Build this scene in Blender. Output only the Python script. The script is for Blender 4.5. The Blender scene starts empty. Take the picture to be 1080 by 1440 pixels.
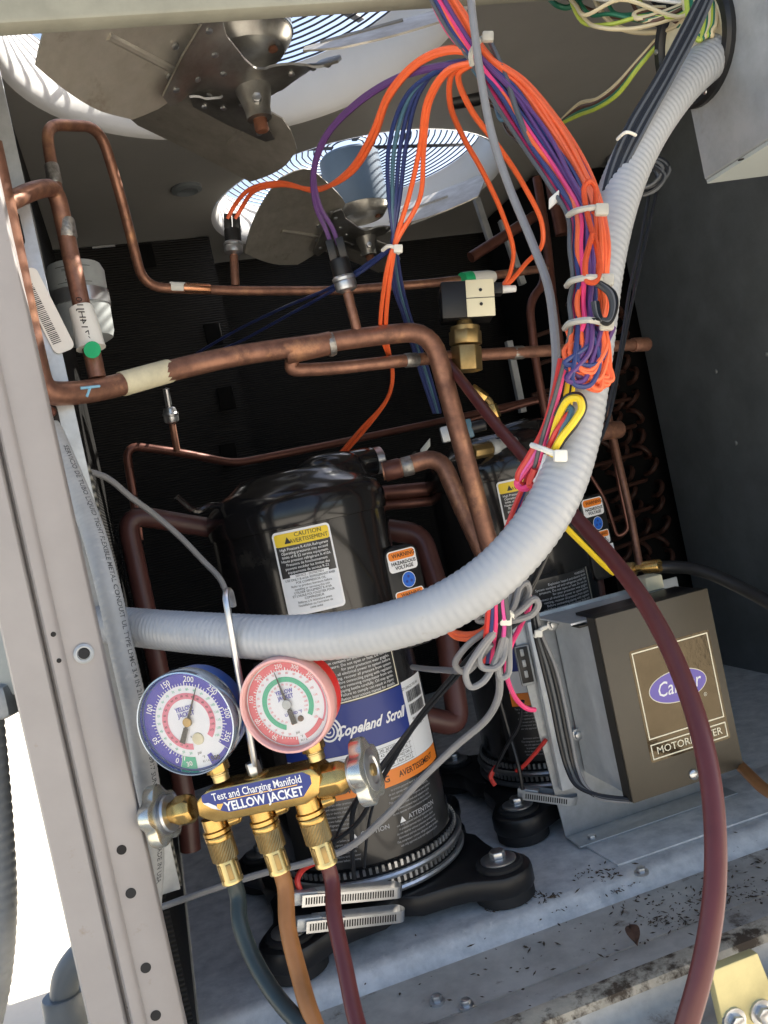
import bpy, bmesh, math, random
from mathutils import Vector, Matrix
random.seed(7)
R_ = math.radians
sc = bpy.context.scene
COL = sc.collection
# ------------------------------------------------------------------ camera
TH, PH, RO = R_(15.0), R_(1.4), R_(12.0)
CAM = Vector((0, 0, .53)); FPX = 1245.0
FW = Vector((math.sin(TH)*math.cos(PH), math.cos(TH)*math.cos(PH), -math.sin(PH)))
_r = Vector((math.cos(TH), -math.sin(TH), 0)); _u = _r.cross(FW)
IR = math.cos(RO)*_r - math.sin(RO)*_u; IU = math.sin(RO)*_r + math.cos(RO)*_u
cd = bpy.data.cameras.new('camera'); cam = bpy.data.objects.new('camera', cd); COL.objects.link(cam)
M = Matrix.Identity(4)
for i in range(3):
    M[i][0] = IR[i]; M[i][1] = IU[i]; M[i][2] = -FW[i]; M[i][3] = CAM[i]
cam.matrix_world = M
cd.sensor_fit = 'VERTICAL'; cd.sensor_height = 36; cd.lens = FPX/1440*36
cd.clip_start = .02; cd.clip_end = 2000
sc.camera = cam
# ------------------------------------------------------------------ sky, sun, exposure
SUN_AZ, SUN_EL = 14.0, 41.0           # azimuth from +X towards +Y
w = bpy.data.worlds.new('World'); sc.world = w; w.use_nodes = True
nt = w.node_tree; nt.nodes.clear()
sky = nt.nodes.new('ShaderNodeTexSky'); sky.sky_type = 'NISHITA'; sky.sun_disc = False
sky.sun_elevation = R_(SUN_EL); sky.sun_rotation = R_(90-SUN_AZ)
sky.air_density = 1.0; sky.dust_density = 3.0; sky.ozone_density = 1.0
bg = nt.nodes.new('ShaderNodeBackground'); bg.inputs['Strength'].default_value = .10
out = nt.nodes.new('ShaderNodeOutputWorld')
nt.links.new(sky.outputs[0], bg.inputs[0]); nt.links.new(bg.outputs[0], out.inputs[0])
sd = bpy.data.lights.new('sun', 'SUN'); sd.energy = 5.0; sd.angle = R_(.5); sd.color = (1, .95, .86)
sun = bpy.data.objects.new('sun', sd); COL.objects.link(sun)
sdir = Vector((math.cos(R_(SUN_AZ))*math.cos(R_(SUN_EL)), math.sin(R_(SUN_AZ))*math.cos(R_(SUN_EL)), math.sin(R_(SUN_EL))))
sun.rotation_euler = sdir.to_track_quat('Z', 'Y').to_euler(); sun.location = sdir*5
vs = sc.view_settings; vs.view_transform = 'Standard'; vs.look = 'None'; vs.gamma = 1; vs.use_curve_mapping = False
vs.exposure = 1.65
sc.cycles.max_bounces = 10; sc.cycles.diffuse_bounces = 5; sc.cycles.glossy_bounces = 5
sc.cycles.transmission_bounces = 6; sc.cycles.use_denoising = True
sc.cycles.sample_clamp_indirect = 6

# ------------------------------------------------------------------ pixel (of the 1080x1440 photo) to point at a real distance
def ray(px, py): return FW + IR*((px-540)/FPX) - IU*((py-720)/FPX)
def at(px, py, d): return CAM + ray(px, py)*d
def atY(px, py, Y): d = ray(px, py); return CAM + d*((Y-CAM.y)/d.y)
def atX(px, py, X): d = ray(px, py); return CAM + d*((X-CAM.x)/d.x)
def atZ(px, py, Z): d = ray(px, py); return CAM + d*((Z-CAM.z)/d.z)

# ------------------------------------------------------------------ materials
MATS = {}
def mat(name, col, rough=.5, metal=0., coat=0., noise=0., nscale=30., col2=None, bump=0., bscale=60., rvar=0., spec=.5, trans=0., ior=1.45, dirt=None, dscale=8., dpos=.55, sss=0., emit=0.):
    m = bpy.data.materials.new(name); m.use_nodes = True
    t = m.node_tree; N = t.nodes; L = t.links; b = N['Principled BSDF']
    b.inputs['Base Color'].default_value = (*col, 1); b.inputs['Roughness'].default_value = rough
    b.inputs['Metallic'].default_value = metal; b.inputs['Coat Weight'].default_value = coat
    b.inputs['Coat Roughness'].default_value = .06; b.inputs['Specular IOR Level'].default_value = spec
    b.inputs['Transmission Weight'].default_value = trans; b.inputs['IOR'].default_value = ior
    if sss: b.inputs['Subsurface Weight'].default_value = sss; b.inputs['Subsurface Radius'].default_value = (.01, .01, .01)
    tc = N.new('ShaderNodeTexCoord')
    ge = N.new('ShaderNodeNewGeometry')
    colout = None
    if noise:
        n = N.new('ShaderNodeTexNoise'); n.inputs['Scale'].default_value = nscale; n.inputs['Detail'].default_value = 8
        n.inputs['Roughness'].default_value = .65
        L.new(ge.outputs['Position'], n.inputs['Vector'])
        r = N.new('ShaderNodeValToRGB'); r.color_ramp.elements[0].position = .35; r.color_ramp.elements[1].position = .68
        c2 = col2 or tuple(min(1, c*(1-noise)) for c in col)
        r.color_ramp.elements[0].color = (*col, 1); r.color_ramp.elements[1].color = (*c2, 1)
        L.new(n.outputs['Fac'], r.inputs['Fac']); colout = r.outputs['Color']
        if rvar:
            mr = N.new('ShaderNodeMapRange'); mr.inputs['To Min'].default_value = rough-rvar; mr.inputs['To Max'].default_value = rough+rvar
            mr.inputs['From Min'].default_value = .3; mr.inputs['From Max'].default_value = .7
            L.new(n.outputs['Fac'], mr.inputs['Value']); L.new(mr.outputs[0], b.inputs['Roughness'])
    if dirt:
        n2 = N.new('ShaderNodeTexNoise'); n2.inputs['Scale'].default_value = dscale; n2.inputs['Detail'].default_value = 10; n2.inputs['Roughness'].default_value = .7
        L.new(ge.outputs['Position'], n2.inputs['Vector'])
        r2 = N.new('ShaderNodeValToRGB'); r2.color_ramp.elements[0].position = dpos; r2.color_ramp.elements[1].position = dpos+.12
        r2.color_ramp.elements[0].color = (0, 0, 0, 1); r2.color_ramp.elements[1].color = (1, 1, 1, 1)
        L.new(n2.outputs['Fac'], r2.inputs['Fac'])
        mx = N.new('ShaderNodeMix'); mx.data_type = 'RGBA'
        if colout: L.new(colout, mx.inputs['A'])
        else: mx.inputs['A'].default_value = (*col, 1)
        mx.inputs['B'].default_value = (*dirt, 1); L.new(r2.outputs['Color'], mx.inputs['Factor']); colout = mx.outputs['Result']
    if colout: L.new(colout, b.inputs['Base Color'])
    if bump:
        nb = N.new('ShaderNodeTexNoise'); nb.inputs['Scale'].default_value = bscale; nb.inputs['Detail'].default_value = 6
        L.new(ge.outputs['Position'], nb.inputs['Vector'])
        bp = N.new('ShaderNodeBump'); bp.inputs['Strength'].default_value = bump; bp.inputs['Distance'].default_value = .002
        L.new(nb.outputs['Fac'], bp.inputs['Height']); L.new(bp.outputs[0], b.inputs['Normal'])
    MATS[name] = m
    return m
mat('post_paint', (.335, .308, .292), .42, noise=.10, nscale=14, bump=.05, bscale=90, dirt=(.26, .215, .17), dscale=38, dpos=.635)
mat('rail_paint', (.30, .295, .235), .5, noise=.25, nscale=20, bump=.1)
mat('deck_paint', (.34, .33, .305), .33, noise=.1, nscale=8, bump=.03)
mat('ring_paint', (.80, .79, .77), .4, noise=.06, nscale=9)
mat('galvanized', (.50, .52, .53), .42, metal=.55, noise=.18, nscale=60, rvar=.08, bump=.05, bscale=120)
mat('galvanized_dull', (.44, .46, .47), .55, metal=.35, noise=.28, nscale=26, rvar=.1, bump=.08, bscale=90, dirt=(.30, .29, .26), dscale=9, dpos=.62)
mat('base_metal', (.72, .725, .72), .48, metal=.12, noise=.5, nscale=38, rvar=.16, bump=.3, bscale=160, col2=(.46, .475, .485), dirt=(.78, .77, .74), dscale=60, dpos=.60)
mat('rail_metal', (.60, .575, .52), .6, metal=.15, noise=.35, nscale=18, bump=.2, bscale=100, dirt=(.13, .10, .075), dscale=20, dpos=.56)
mat('sill_dirt', (.62, .54, .41), .75, noise=.4, nscale=26, bump=.5, bscale=120, dirt=(.085, .06, .038), dscale=34, dpos=.455)
mat('dark_panel', (.165, .183, .192), .5, noise=.3, nscale=12, bump=.06, dirt=(.23, .24, .24), dscale=7, dpos=.66)
mat('blade_metal', (.50, .47, .41), .42, metal=.55, noise=.25, nscale=34, col2=(.38, .35, .295), rvar=.1, bump=.04, bscale=150, dirt=(.27, .225, .17), dscale=13, dpos=.60)
mat('spider_metal', (.42, .41, .38), .34, metal=.85, noise=.3, nscale=22, col2=(.24, .225, .20))
mat('motor_blue', (.10, .15, .21), .45, noise=.15, nscale=10)
mat('rust', (.16, .06, .03), .8, noise=.4, nscale=120, bump=.4, bscale=300)
mat('guard_wire', (.035, .035, .045), .45)
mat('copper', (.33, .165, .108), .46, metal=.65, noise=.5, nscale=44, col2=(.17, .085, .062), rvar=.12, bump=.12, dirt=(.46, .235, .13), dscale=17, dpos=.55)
mat('copper_bright', (.62, .30, .16), .28, metal=.9, noise=.4, nscale=24, col2=(.46, .20, .12), rvar=.08)
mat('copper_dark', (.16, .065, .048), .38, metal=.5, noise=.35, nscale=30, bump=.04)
mat('brown_paint', (.088, .034, .029), .36, noise=.25, nscale=26, bump=.05)
mat('braze', (.42, .40, .37), .4, metal=.8, noise=.5, nscale=160, bump=.4, bscale=300)
mat('brass', (.62, .41, .14), .27, metal=.95, noise=.22, nscale=60, col2=(.45, .28, .09))
mat('brass_dull', (.40, .28, .12), .38, metal=.85, noise=.35, nscale=45)
mat('brass_pale', (.66, .52, .24), .3, metal=.9, noise=.2, nscale=50)
mat('zinc', (.62, .63, .64), .3, metal=.9, noise=.2, nscale=80)
mat('zinc_yellow', (.66, .64, .50), .27, metal=.85, noise=.25, nscale=30, col2=(.55, .58, .62))
mat('gloss_black', (.008, .008, .009), .18, coat=.3, bump=.012, bscale=26, noise=.3, nscale=9, col2=(.014, .013, .013), dirt=(.030, .028, .025), dscale=16, dpos=.58)
mat('satin_black', (.014, .014, .015), .38, noise=.3, nscale=40)
mat('rubber', (.018, .018, .019), .7, noise=.4, nscale=50, bump=.1)
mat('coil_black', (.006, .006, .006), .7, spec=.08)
mat('tube_dark', (.055, .024, .017), .55, noise=.3, nscale=40, spec=.3)
mat('hole_dark', (.015, .013, .012), .8)
mat('box_olive', (.092, .077, .055), .42, noise=.12, nscale=12, bump=.05, bscale=300)
mat('box_edge', (.035, .031, .026), .5)
mat('foil', (.085, .068, .045), .14, metal=.85, bump=.16, bscale=120, noise=.2, nscale=40)
mat('cream_ink', (.82, .77, .60), .4, bump=.05)
mat('white_ink', (.85, .85, .85), .4)
mat('white_label', (.80, .82, .84), .38, noise=.05, nscale=30)
mat('cream_label', (.72, .66, .46), .5, noise=.2, nscale=60, bump=.2)
mat('grey_ink', (.42, .43, .45), .4)
mat('black_ink', (.015, .015, .015), .35)
mat('label_black', (.022, .022, .023), .28, coat=.3)
mat('yellow_ink', (.85, .60, .03), .35)
mat('orange_ink', (.85, .24, .03), .35)
mat('blue_ink', (.03, .055, .30), .3, coat=.3)
mat('blue_label', (.014, .034, .22), .38, coat=.1)
mat('purple_ink', (.16, .12, .46), .35)
mat('blue_round', (.02, .14, .62), .35)
mat('gauge_blue', (.012, .085, .36), .28, coat=.4)
mat('gauge_red', (.78, .035, .03), .32, coat=.3)
mat('gauge_pink', (.74, .40, .37), .28, sss=.2, coat=.4)
mat('gauge_rim', (.40, .47, .56), .14, metal=.75, coat=.4)
mat('dial_white', (.80, .81, .84), .45)
mat('dial_blue', (.035, .032, .38), .4)
mat('dial_pink', (.72, .20, .28), .4)
mat('dial_red', (.70, .14, .17), .4)
mat('dial_green', (.05, .42, .25), .4)
mat('green_ink', (.02, .40, .16), .45)
mat('needle', (.02, .02, .022), .3)
mat('conduit', (.43, .44, .45), .32, sss=.25, noise=.08, nscale=20, coat=.1, dirt=(.33, .32, .30), dscale=30, dpos=.62)
mat('conduit_grey', (.46, .47, .47), .45, noise=.15, nscale=40, dirt=(.66, .66, .64), dscale=20, dpos=.58)
mat('tie_white', (.76, .74, .66), .4, sss=.2)
mat('hose_red', (.115, .028, .028), .36, bump=.04, noise=.15, nscale=40)
mat('hose_orange', (.36, .155, .05), .42, bump=.04, noise=.2, nscale=40)
mat('hose_dark', (.028, .042, .043), .34, noise=.2, nscale=40)
mat('hose_black', (.012, .013, .014), .35)
mat('bulb_grey', (.34, .36, .355), .5, noise=.15, nscale=60)
mat('white_tape', (.72, .71, .66), .6, bump=.3, bscale=150)
mat('valve_cream', (.75, .70, .50), .35)
mat('chalk_blue', (.25, .50, .66), .7)
mat('pvc_grey', (.16, .175, .185), .4)
mat('galv_light', (.60, .63, .65), .36, metal=.25, noise=.12, nscale=50, rvar=.06, bump=.04, bscale=120)
mat('cover_grey', (.42, .45, .43), .5)
mat('plate_yellow', (.72, .62, .30), .35, metal=.3, noise=.2, nscale=20)
mat('wood', (.62, .50, .20), .7, noise=.3, nscale=40)
mat('ground_mat', (.68, .62, .52), .85, noise=.2, nscale=3)
mat('leaf_brown', (.16, .085, .055), .7, noise=.4, nscale=90)
mat('debris', (.10, .07, .045), .9, noise=.5, nscale=120)
mat('black_glass', (.006, .006, .007), .08)
for n, c in dict(orange=(.86, .145, .045), red=(.62, .05, .04), pink=(.80, .06, .20), magenta=(.72, .10, .36), purple=(.115, .05, .18), navy=(.035, .05, .16), blue=(.025, .04, .14), sky=(.07, .15, .21),
                 grey=(.24, .24, .245), dgrey=(.10, .105, .11), black=(.014, .015, .018), yellow=(.82, .60, .03), white=(.72, .72, .70), cream=(.70, .60, .38),
                 green=(.02, .16, .09), lime=(.45, .55, .08), brown=(.12, .06, .04)).items():
    mat('wire_'+n, c, .36, noise=.12, nscale=60)
def glassmat():
    m = bpy.data.materials.new('clear_lens'); m.use_nodes = True; t = m.node_tree; N = t.nodes; N.clear()
    o = N.new('ShaderNodeOutputMaterial'); tr = N.new('ShaderNodeBsdfTransparent'); gl = N.new('ShaderNodeBsdfGlossy'); gl.inputs['Roughness'].default_value = .12
    fr = N.new('ShaderNodeFresnel'); fr.inputs['IOR'].default_value = 1.33; mx = N.new('ShaderNodeMixShader')
    t.links.new(fr.outputs[0], mx.inputs[0]); t.links.new(tr.outputs[0], mx.inputs[1]); t.links.new(gl.outputs[0], mx.inputs[2]); t.links.new(mx.outputs[0], o.inputs[0])
    MATS['clear_lens'] = m
glassmat()
def coilmat(name, scale, axis, c1, c2, spec=.5):          # thin aluminium fins, too fine to pick apart
    m = bpy.data.materials.new(name); m.use_nodes = True; t = m.node_tree; N = t.nodes; L = t.links; b = N['Principled BSDF']
    g = N.new('ShaderNodeNewGeometry'); wv = N.new('ShaderNodeTexWave'); wv.bands_direction = axis; wv.inputs['Scale'].default_value = scale; wv.inputs['Distortion'].default_value = .3
    L.new(g.outputs['Position'], wv.inputs['Vector']); r = N.new('ShaderNodeValToRGB'); r.color_ramp.elements[0].color = (*c1, 1); r.color_ramp.elements[1].color = (*c2, 1)
    no = N.new('ShaderNodeTexNoise'); no.inputs['Scale'].default_value = 3.5; L.new(g.outputs['Position'], no.inputs['Vector'])
    mu = N.new('ShaderNodeMath'); mu.operation = 'MULTIPLY'; L.new(wv.outputs['Fac'], mu.inputs[0]); L.new(no.outputs['Fac'], mu.inputs[1])
    L.new(mu.outputs[0], r.inputs['Fac']); L.new(r.outputs['Color'], b.inputs['Base Color'])
    bp = N.new('ShaderNodeBump'); bp.inputs['Strength'].default_value = .5; bp.inputs['Distance'].default_value = .004; L.new(wv.outputs['Fac'], bp.inputs['Height']); L.new(bp.outputs[0], b.inputs['Normal'])
    b.inputs['Roughness'].default_value = .6; b.inputs['Specular IOR Level'].default_value = spec
    MATS[name] = m
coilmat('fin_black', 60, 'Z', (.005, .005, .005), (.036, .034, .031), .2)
coilmat('fin_edge', 34, 'Z', (.03, .028, .02), (.55, .53, .45))

# ------------------------------------------------------------------ objects
ORG = {}
def thing(name, label, cat, loc, group=None):
    o = bpy.data.objects.new(name, None); COL.objects.link(o); o.empty_display_size = .02
    o.location = loc; o['label'] = label; o['category'] = cat
    if group: o['group'] = group
    ORG[o] = Vector(loc); return o
def tag(o, label, cat, group=None, kind=None):
    o['label'] = label; o['category'] = cat
    if group: o['group'] = group
    if kind: o['kind'] = kind
    return o
def mk(name, V, Fc, m, parent=None, smooth=True, sharp=35):
    V = [Vector(v) for v in V]
    if parent is None:
        lo = Vector((min(v.x for v in V), min(v.y for v in V), min(v.z for v in V))); hi = Vector((max(v.x for v in V), max(v.y for v in V), max(v.z for v in V)))
        org = Vector(((lo.x+hi.x)/2, (lo.y+hi.y)/2, lo.z))
    else: org = ORG[parent]
    me = bpy.data.meshes.new(name); me.from_pydata([v-org for v in V], [], Fc); me.update()
    bm = bmesh.new(); bm.from_mesh(me); bmesh.ops.recalc_face_normals(bm, faces=bm.faces)
    if smooth:
        for f in bm.faces: f.smooth = True
        a = R_(sharp)
        for e in bm.edges:
            if len(e.link_faces) == 2 and e.calc_face_angle(0) > a: e.smooth = False
    bm.to_mesh(me); bm.free()
    me.materials.append(MATS[m])
    o = bpy.data.objects.new(name, me); COL.objects.link(o); ORG[o] = org
    if parent is None: o.location = org
    else: o.parent = parent
    return o
def dup(root, delta, label, parent=None):
    c = root.copy(); COL.objects.link(c); ORG[c] = ORG[root] + Vector(delta)
    if parent is None: c.location = root.location + Vector(delta); c['label'] = label
    else: c.parent = parent
    for ch in list(root.children): dup(ch, delta, None, c)
    return c
# ---- geometry builders: each returns (verts, faces) in world coordinates
def spline(pts, n=8, closed=False):
    P = [Vector(p) for p in pts]; out = []; m = len(P)
    rng = range(m if closed else m-1)
    for i in rng:
        if closed: p0, p1, p2, p3 = P[i-1], P[i], P[(i+1) % m], P[(i+2) % m]
        else: p0, p1, p2, p3 = P[max(i-1, 0)], P[i], P[i+1], P[min(i+2, m-1)]
        # centripetal Catmull-Rom keeps bends from overshooting
        t0 = 0; t1 = t0+max((p1-p0).length, 1e-5)**.5; t2 = t1+max((p2-p1).length, 1e-5)**.5; t3 = t2+max((p3-p2).length, 1e-5)**.5
        for k in range(n):
            t = t1+(t2-t1)*k/n
            A1 = p0*((t1-t)/(t1-t0))+p1*((t-t0)/(t1-t0)); A2 = p1*((t2-t)/(t2-t1))+p2*((t-t1)/(t2-t1)); A3 = p2*((t3-t)/(t3-t2))+p3*((t-t2)/(t3-t2))
            B1 = A1*((t2-t)/(t2-t0))+A2*((t-t0)/(t2-t0)); B2 = A2*((t3-t)/(t3-t1))+A3*((t-t1)/(t3-t1))
            out.append(B1*((t2-t)/(t2-t1))+B2*((t-t1)/(t2-t1)))
    if not closed: out.append(P[-1].copy())
    return out
def fillet(pts, rad, n=6):
    """polyline with rounded corners, as a bent pipe has"""
    P = [Vector(p) for p in pts]; out = [P[0]]
    for i in range(1, len(P)-1):
        a = P[i-1]-P[i]; b = P[i+1]-P[i]; r = min(rad, a.length*.45, b.length*.45)
        A = P[i]+a.normalized()*r; B = P[i]+b.normalized()*r
        for k in range(n+1):
            t = k/n; out.append(A*(1-t)**2+P[i]*2*t*(1-t)+B*t*t)
    out.append(P[-1]); return out
def frames(path):
    T = []
    for i in range(len(path)):
        a = path[max(i-1, 0)]; b = path[min(i+1, len(path)-1)]; T.append((b-a).normalized() if (b-a).length > 1e-9 else Vector((0, 0, 1)))
    n = T[0].orthogonal().normalized(); out = []
    for t in T:
        n = (n-t*n.dot(t)); n = n.normalized() if n.length > 1e-6 else t.orthogonal().normalized()
        out.append((t, n, t.cross(n)))
    return out
def sweep(path, r, n=8, caps=True):
    V = []; Fc = []; fr = frames(path); rf = r if callable(r) else (lambda i: r)
    for i, p in enumerate(path):
        _, a, b = fr[i]; ri = rf(i)
        for k in range(n):
            q = 2*math.pi*k/n; V.append(p+a*(ri*math.cos(q))+b*(ri*math.sin(q)))
    for i in range(len(path)-1):
        for k in range(n):
            k2 = (k+1) % n; Fc.append((i*n+k, i*n+k2, (i+1)*n+k2, (i+1)*n+k))
    if caps: Fc.append(tuple(range(n))); Fc.append(tuple((len(path)-1)*n+k for k in range(n)))
    return V, Fc
def tube(name, pts, r, m, parent=None, n=8, seg=7):
    return mk(name, *sweep(spline(pts, seg), r, n), m, parent)
def pipe(name, pts, r, m, parent=None, rad=.03, n=14):
    return mk(name, *sweep(fillet(pts, rad), r, n), m, parent)
def basis(axis, up=None):
    z = Vector(axis).normalized(); x = (Vector(up) if up else z.orthogonal()); x = (x-z*x.dot(z)).normalized(); return x, z.cross(x), z
def lathe(prof, c, axis, n=24, up=None):
    x, y, z = basis(axis, up); c = Vector(c); V = []; Fc = []
    for (r, h) in prof:
        for k in range(n):
            q = 2*math.pi*k/n; V.append(c+z*h+x*(r*math.cos(q))+y*(r*math.sin(q)))
    for i in range(len(prof)-1):
        for k in range(n):
            k2 = (k+1) % n; Fc.append((i*n+k, i*n+k2, (i+1)*n+k2, (i+1)*n+k))
    if prof[0][0] > 1e-6: Fc.append(tuple(range(n)))
    if prof[-1][0] > 1e-6: Fc.append(tuple((len(prof)-1)*n+k for k in range(n)))
    return V, Fc
def bevelled(V, Fc, w, seg=2):
    me = bpy.data.meshes.new('t'); me.from_pydata([Vector(v) for v in V], [], Fc); bm = bmesh.new(); bm.from_mesh(me)
    bmesh.ops.remove_doubles(bm, verts=bm.verts, dist=1e-6); bmesh.ops.recalc_face_normals(bm, faces=bm.faces)
    es = [e for e in bm.edges if len(e.link_faces) == 2 and e.calc_face_angle(0) > R_(30)]
    bmesh.ops.bevel(bm, geom=es, offset=w, segments=seg, profile=.5, affect='EDGES', clamp_overlap=True)
    bm.verts.index_update(); V2 = [v.co.copy() for v in bm.verts]; F2 = [tuple(v.index for v in f.verts) for f in bm.faces]
    bm.free(); bpy.data.meshes.remove(me); return V2, F2
def boxg(lo, hi, bev=0, seg=2):
    x0, y0, z0 = lo; x1, y1, z1 = hi
    V = [(x0, y0, z0), (x1, y0, z0), (x1, y1, z0), (x0, y1, z0), (x0, y0, z1), (x1, y0, z1), (x1, y1, z1), (x0, y1, z1)]
    Fc = [(0, 3, 2, 1), (4, 5, 6, 7), (0, 1, 5, 4), (1, 2, 6, 5), (2, 3, 7, 6), (3, 0, 4, 7)]
    return bevelled(V, Fc, bev, seg) if bev else ([Vector(v) for v in V], Fc)
def obox(c, ax, ay, az, sx, sy, sz, bev=0):
    V, Fc = boxg((-sx/2, -sy/2, -sz/2), (sx/2, sy/2, sz/2), bev)
    return [Vector(c)+Vector(ax)*v[0]+Vector(ay)*v[1]+Vector(az)*v[2] for v in V], Fc
def prism(poly, c, ax, ay, az, h0, h1, bev=0):
    n = len(poly); c = Vector(c); ax = Vector(ax); ay = Vector(ay); az = Vector(az)
    V = [c+ax*p[0]+ay*p[1]+az*h0 for p in poly]+[c+ax*p[0]+ay*p[1]+az*h1 for p in poly]
    Fc = [tuple(range(n))[::-1], tuple(range(n, 2*n))]+[(i, (i+1) % n, n+(i+1) % n, n+i) for i in range(n)]
    return bevelled(V, Fc, bev, 2) if bev else (V, Fc)
def join(*gs):
    V = []; Fc = []
    for v, f in gs:
        o = len(V); V += list(v); Fc += [tuple(i+o for i in q) for q in f]
    return V, Fc
def rrect(x0, y0, x1, y1, r, n=4):
    out = []
    for cx, cy, a in ((x1-r, y1-r, 0), (x0+r, y1-r, 90), (x0+r, y0+r, 180), (x1-r, y0+r, 270)):
        for k in range(n+1): q = R_(a+90*k/n); out.append((cx+r*math.cos(q), cy+r*math.sin(q)))
    return out
def circ(r, n=24, cx=0, cy=0): return [(cx+r*math.cos(2*math.pi*k/n), cy+r*math.sin(2*math.pi*k/n)) for k in range(n)]
_tcache = {}
def text2d(s, size=1, shear=0, align='CENTER', bold=0, sx=1):
    """glyph outlines as a flat mesh: 2-D verts, faces"""
    key = (s, shear, align, bold)
    if key not in _tcache:
        cu = bpy.data.curves.new('t', 'FONT'); cu.body = s; cu.size = 1; cu.shear = shear; cu.align_x = align; cu.align_y = 'CENTER'; cu.resolution_u = 2; cu.offset = bold; cu.fill_mode = 'FRONT'
        ob = bpy.data.objects.new('t', cu); COL.objects.link(ob); dg = bpy.context.evaluated_depsgraph_get(); dg.update()
        me = ob.evaluated_get(dg).to_mesh(); _tcache[key] = ([(v.co.x, v.co.y) for v in me.vertices], [tuple(p.vertices) for p in me.polygons])
        ob.evaluated_get(dg).to_mesh_clear(); bpy.data.objects.remove(ob); bpy.data.curves.remove(cu)
    v, f = _tcache[key]; return [(x*size*sx, y*size) for x, y in v], f
def flat(poly, fn): return [fn(*p) for p in poly], [tuple(range(len(poly)))]
def ringsec(r0, r1, a0, a1, fn, n=40):
    V = []; Fc = []
    for k in range(n+1):
        q = R_(a0+(a1-a0)*k/n); V += [fn(r0*math.cos(q), r0*math.sin(q)), fn(r1*math.cos(q), r1*math.sin(q))]
    for k in range(n): Fc.append((2*k, 2*k+1, 2*k+3, 2*k+2))
    return V, Fc
def textm(name, s, size, fn, m, parent, x=0, y=0, rot=0, **kw):
    v, f = text2d(s, size, **kw); c, q = math.cos(rot), math.sin(rot)
    return mk(name, [fn(x+a*c-b*q, y+a*q+b*c) for a, b in v], f, m, parent, smooth=False)
def lines(items, fn):
    """several text lines as one printed block: (string, x, y, size, kw)"""
    gs = []
    for s, x, y, size, kw in items:
        kw = dict(kw); fit = kw.pop('fit', None); v, f = text2d(s, size, **kw)
        if fit: k_ = fit/(max(a for a, b in v)-min(a for a, b in v)); v = [(a*k_, b) for a, b in v]
        gs.append(([fn(x+a, y+b) for a, b in v], f))
    return join(*gs)
def hexbolt(name, c, axis, r, h, m, parent, washer=0, wm=None):
    o = mk(name, *bevelled(*lathe([(r, 0), (r, h)], c, axis, 6), r*.12, 2), m, parent)
    if washer: mk('washer', *lathe([(washer, -.002), (washer, .001), (r, .0015)], c, axis, 20), wm or m, o)
    return o

# ================================================================== the setting
g = mk('ground', *flat([(-150, -150), (150, -150), (150, 150), (-150, 150)], lambda x, y: (x, y, -.45)), 'ground_mat', smooth=False)
tag(g, 'sunlit pale roof surface beyond the corner post', 'ground', kind='structure')

# ---- base pan: one folded sheet running along X
def extrude_profile(prof, x0, x1, nx=1):
    V = []; Fc = []; n = len(prof)
    for i in range(nx+1):
        x = x0+(x1-x0)*i/nx
        V += [Vector((x, y, z)) for y, z in prof]
    for i in range(nx):
        for k in range(n-1): Fc.append((i*n+k, i*n+k+1, (i+1)*n+k+1, (i+1)*n+k))
    return V, Fc
pan = thing('base_pan', 'blue-grey galvanized base pan under the two black compressors', 'base pan', (.5, 1.0, -.02))
mk('pan_sheet', *extrude_profile([(2.35, 0), (1.012, 0), (1.004, -.0015), (.997, -.006), (.990, -.018), (.985, -.022)], -.056, 1.25), 'base_metal', pan, sharp=50)
mk('pan_flange', *extrude_profile([(.985, -.022), (.897, -.0245), (.8965, -.034)], -.056, 1.25), 'rail_metal', pan, sharp=50)
mk('pan_side', *extrude_profile([(2.35, -.03), (.897, -.03)], -.14, -.0563), 'rail_metal', pan, smooth=False)
mk('pan_edge', *flat([(.897, -.034), (2.35, -.034), (2.35, -.0005), (1.012, -.0005), (.99, -.02), (.897, -.026)], lambda y, z: (-.0562, y, z)), 'rail_metal', pan, smooth=False)
sp = mk('splice_plate', *prism([(.470, 1.155), (.478, 1.022), (1.1, 1.018), (1.1, 1.155)], (0, 0, 0), (1, 0, 0), (0, 1, 0), (0, 0, 1), .0005, .0035, .001), 'base_metal', pan)
for (px, py, Z) in ((902, 1226, .0045), (833, 1180, .0045), (1005, 1115, .0045)):
    hexbolt('screw', atZ(px, py, Z), (0, 0, 1), .0062, .006, 'zinc', pan, .009)
for (px, py) in ((615, 1408), (656, 1414), (650, 1078)):
    hexbolt('screw', atZ(px, py, -.022 if py > 1300 else .001), (0, 0, 1), .006, .007, 'zinc', pan, .0085)
rail = thing('bottom_rail', 'dirty beige front bottom rail with a bead of brown grime', 'rail', (.5, .8, -.3))
mk('rail_sheet', *extrude_profile([(.8935, -.038), (.8930, -.024), (.888, -.0215), (.836, -.0215), (.829, -.024), (.826, -.030), (.8245, -.052), (.815, -.057), (.792, -.058), (.785, -.053), (.778, -.051), (.770, -.054), (.766, -.062), (.765, -.30)], -.2, 1.25), 'rail_metal', rail, sharp=60)
mk('rail_lip', *extrude_profile([(.853, -.0207), (.8365, -.0205), (.8285, -.0230), (.8250, -.0300)], -.1, 1.25), 'sill_dirt', rail)
yp = thing('latch_plate', 'pale yellow metal latch plate with two bolts at the bottom rail', 'plate', atY(1040, 1440, .745))
pts = [atY(x, y, .75) for x, y in ((1000, 1366), (1066, 1340), (1130, 1500), (1040, 1540))]
o0 = pts[0]; q = bevelled([p for p in pts]+[p+Vector((0, .012, 0)) for p in pts], [(0, 1, 2, 3), (7, 6, 5, 4), (0, 4, 5, 1), (1, 5, 6, 2), (2, 6, 7, 3), (3, 7, 4, 0)], .002)
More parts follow.
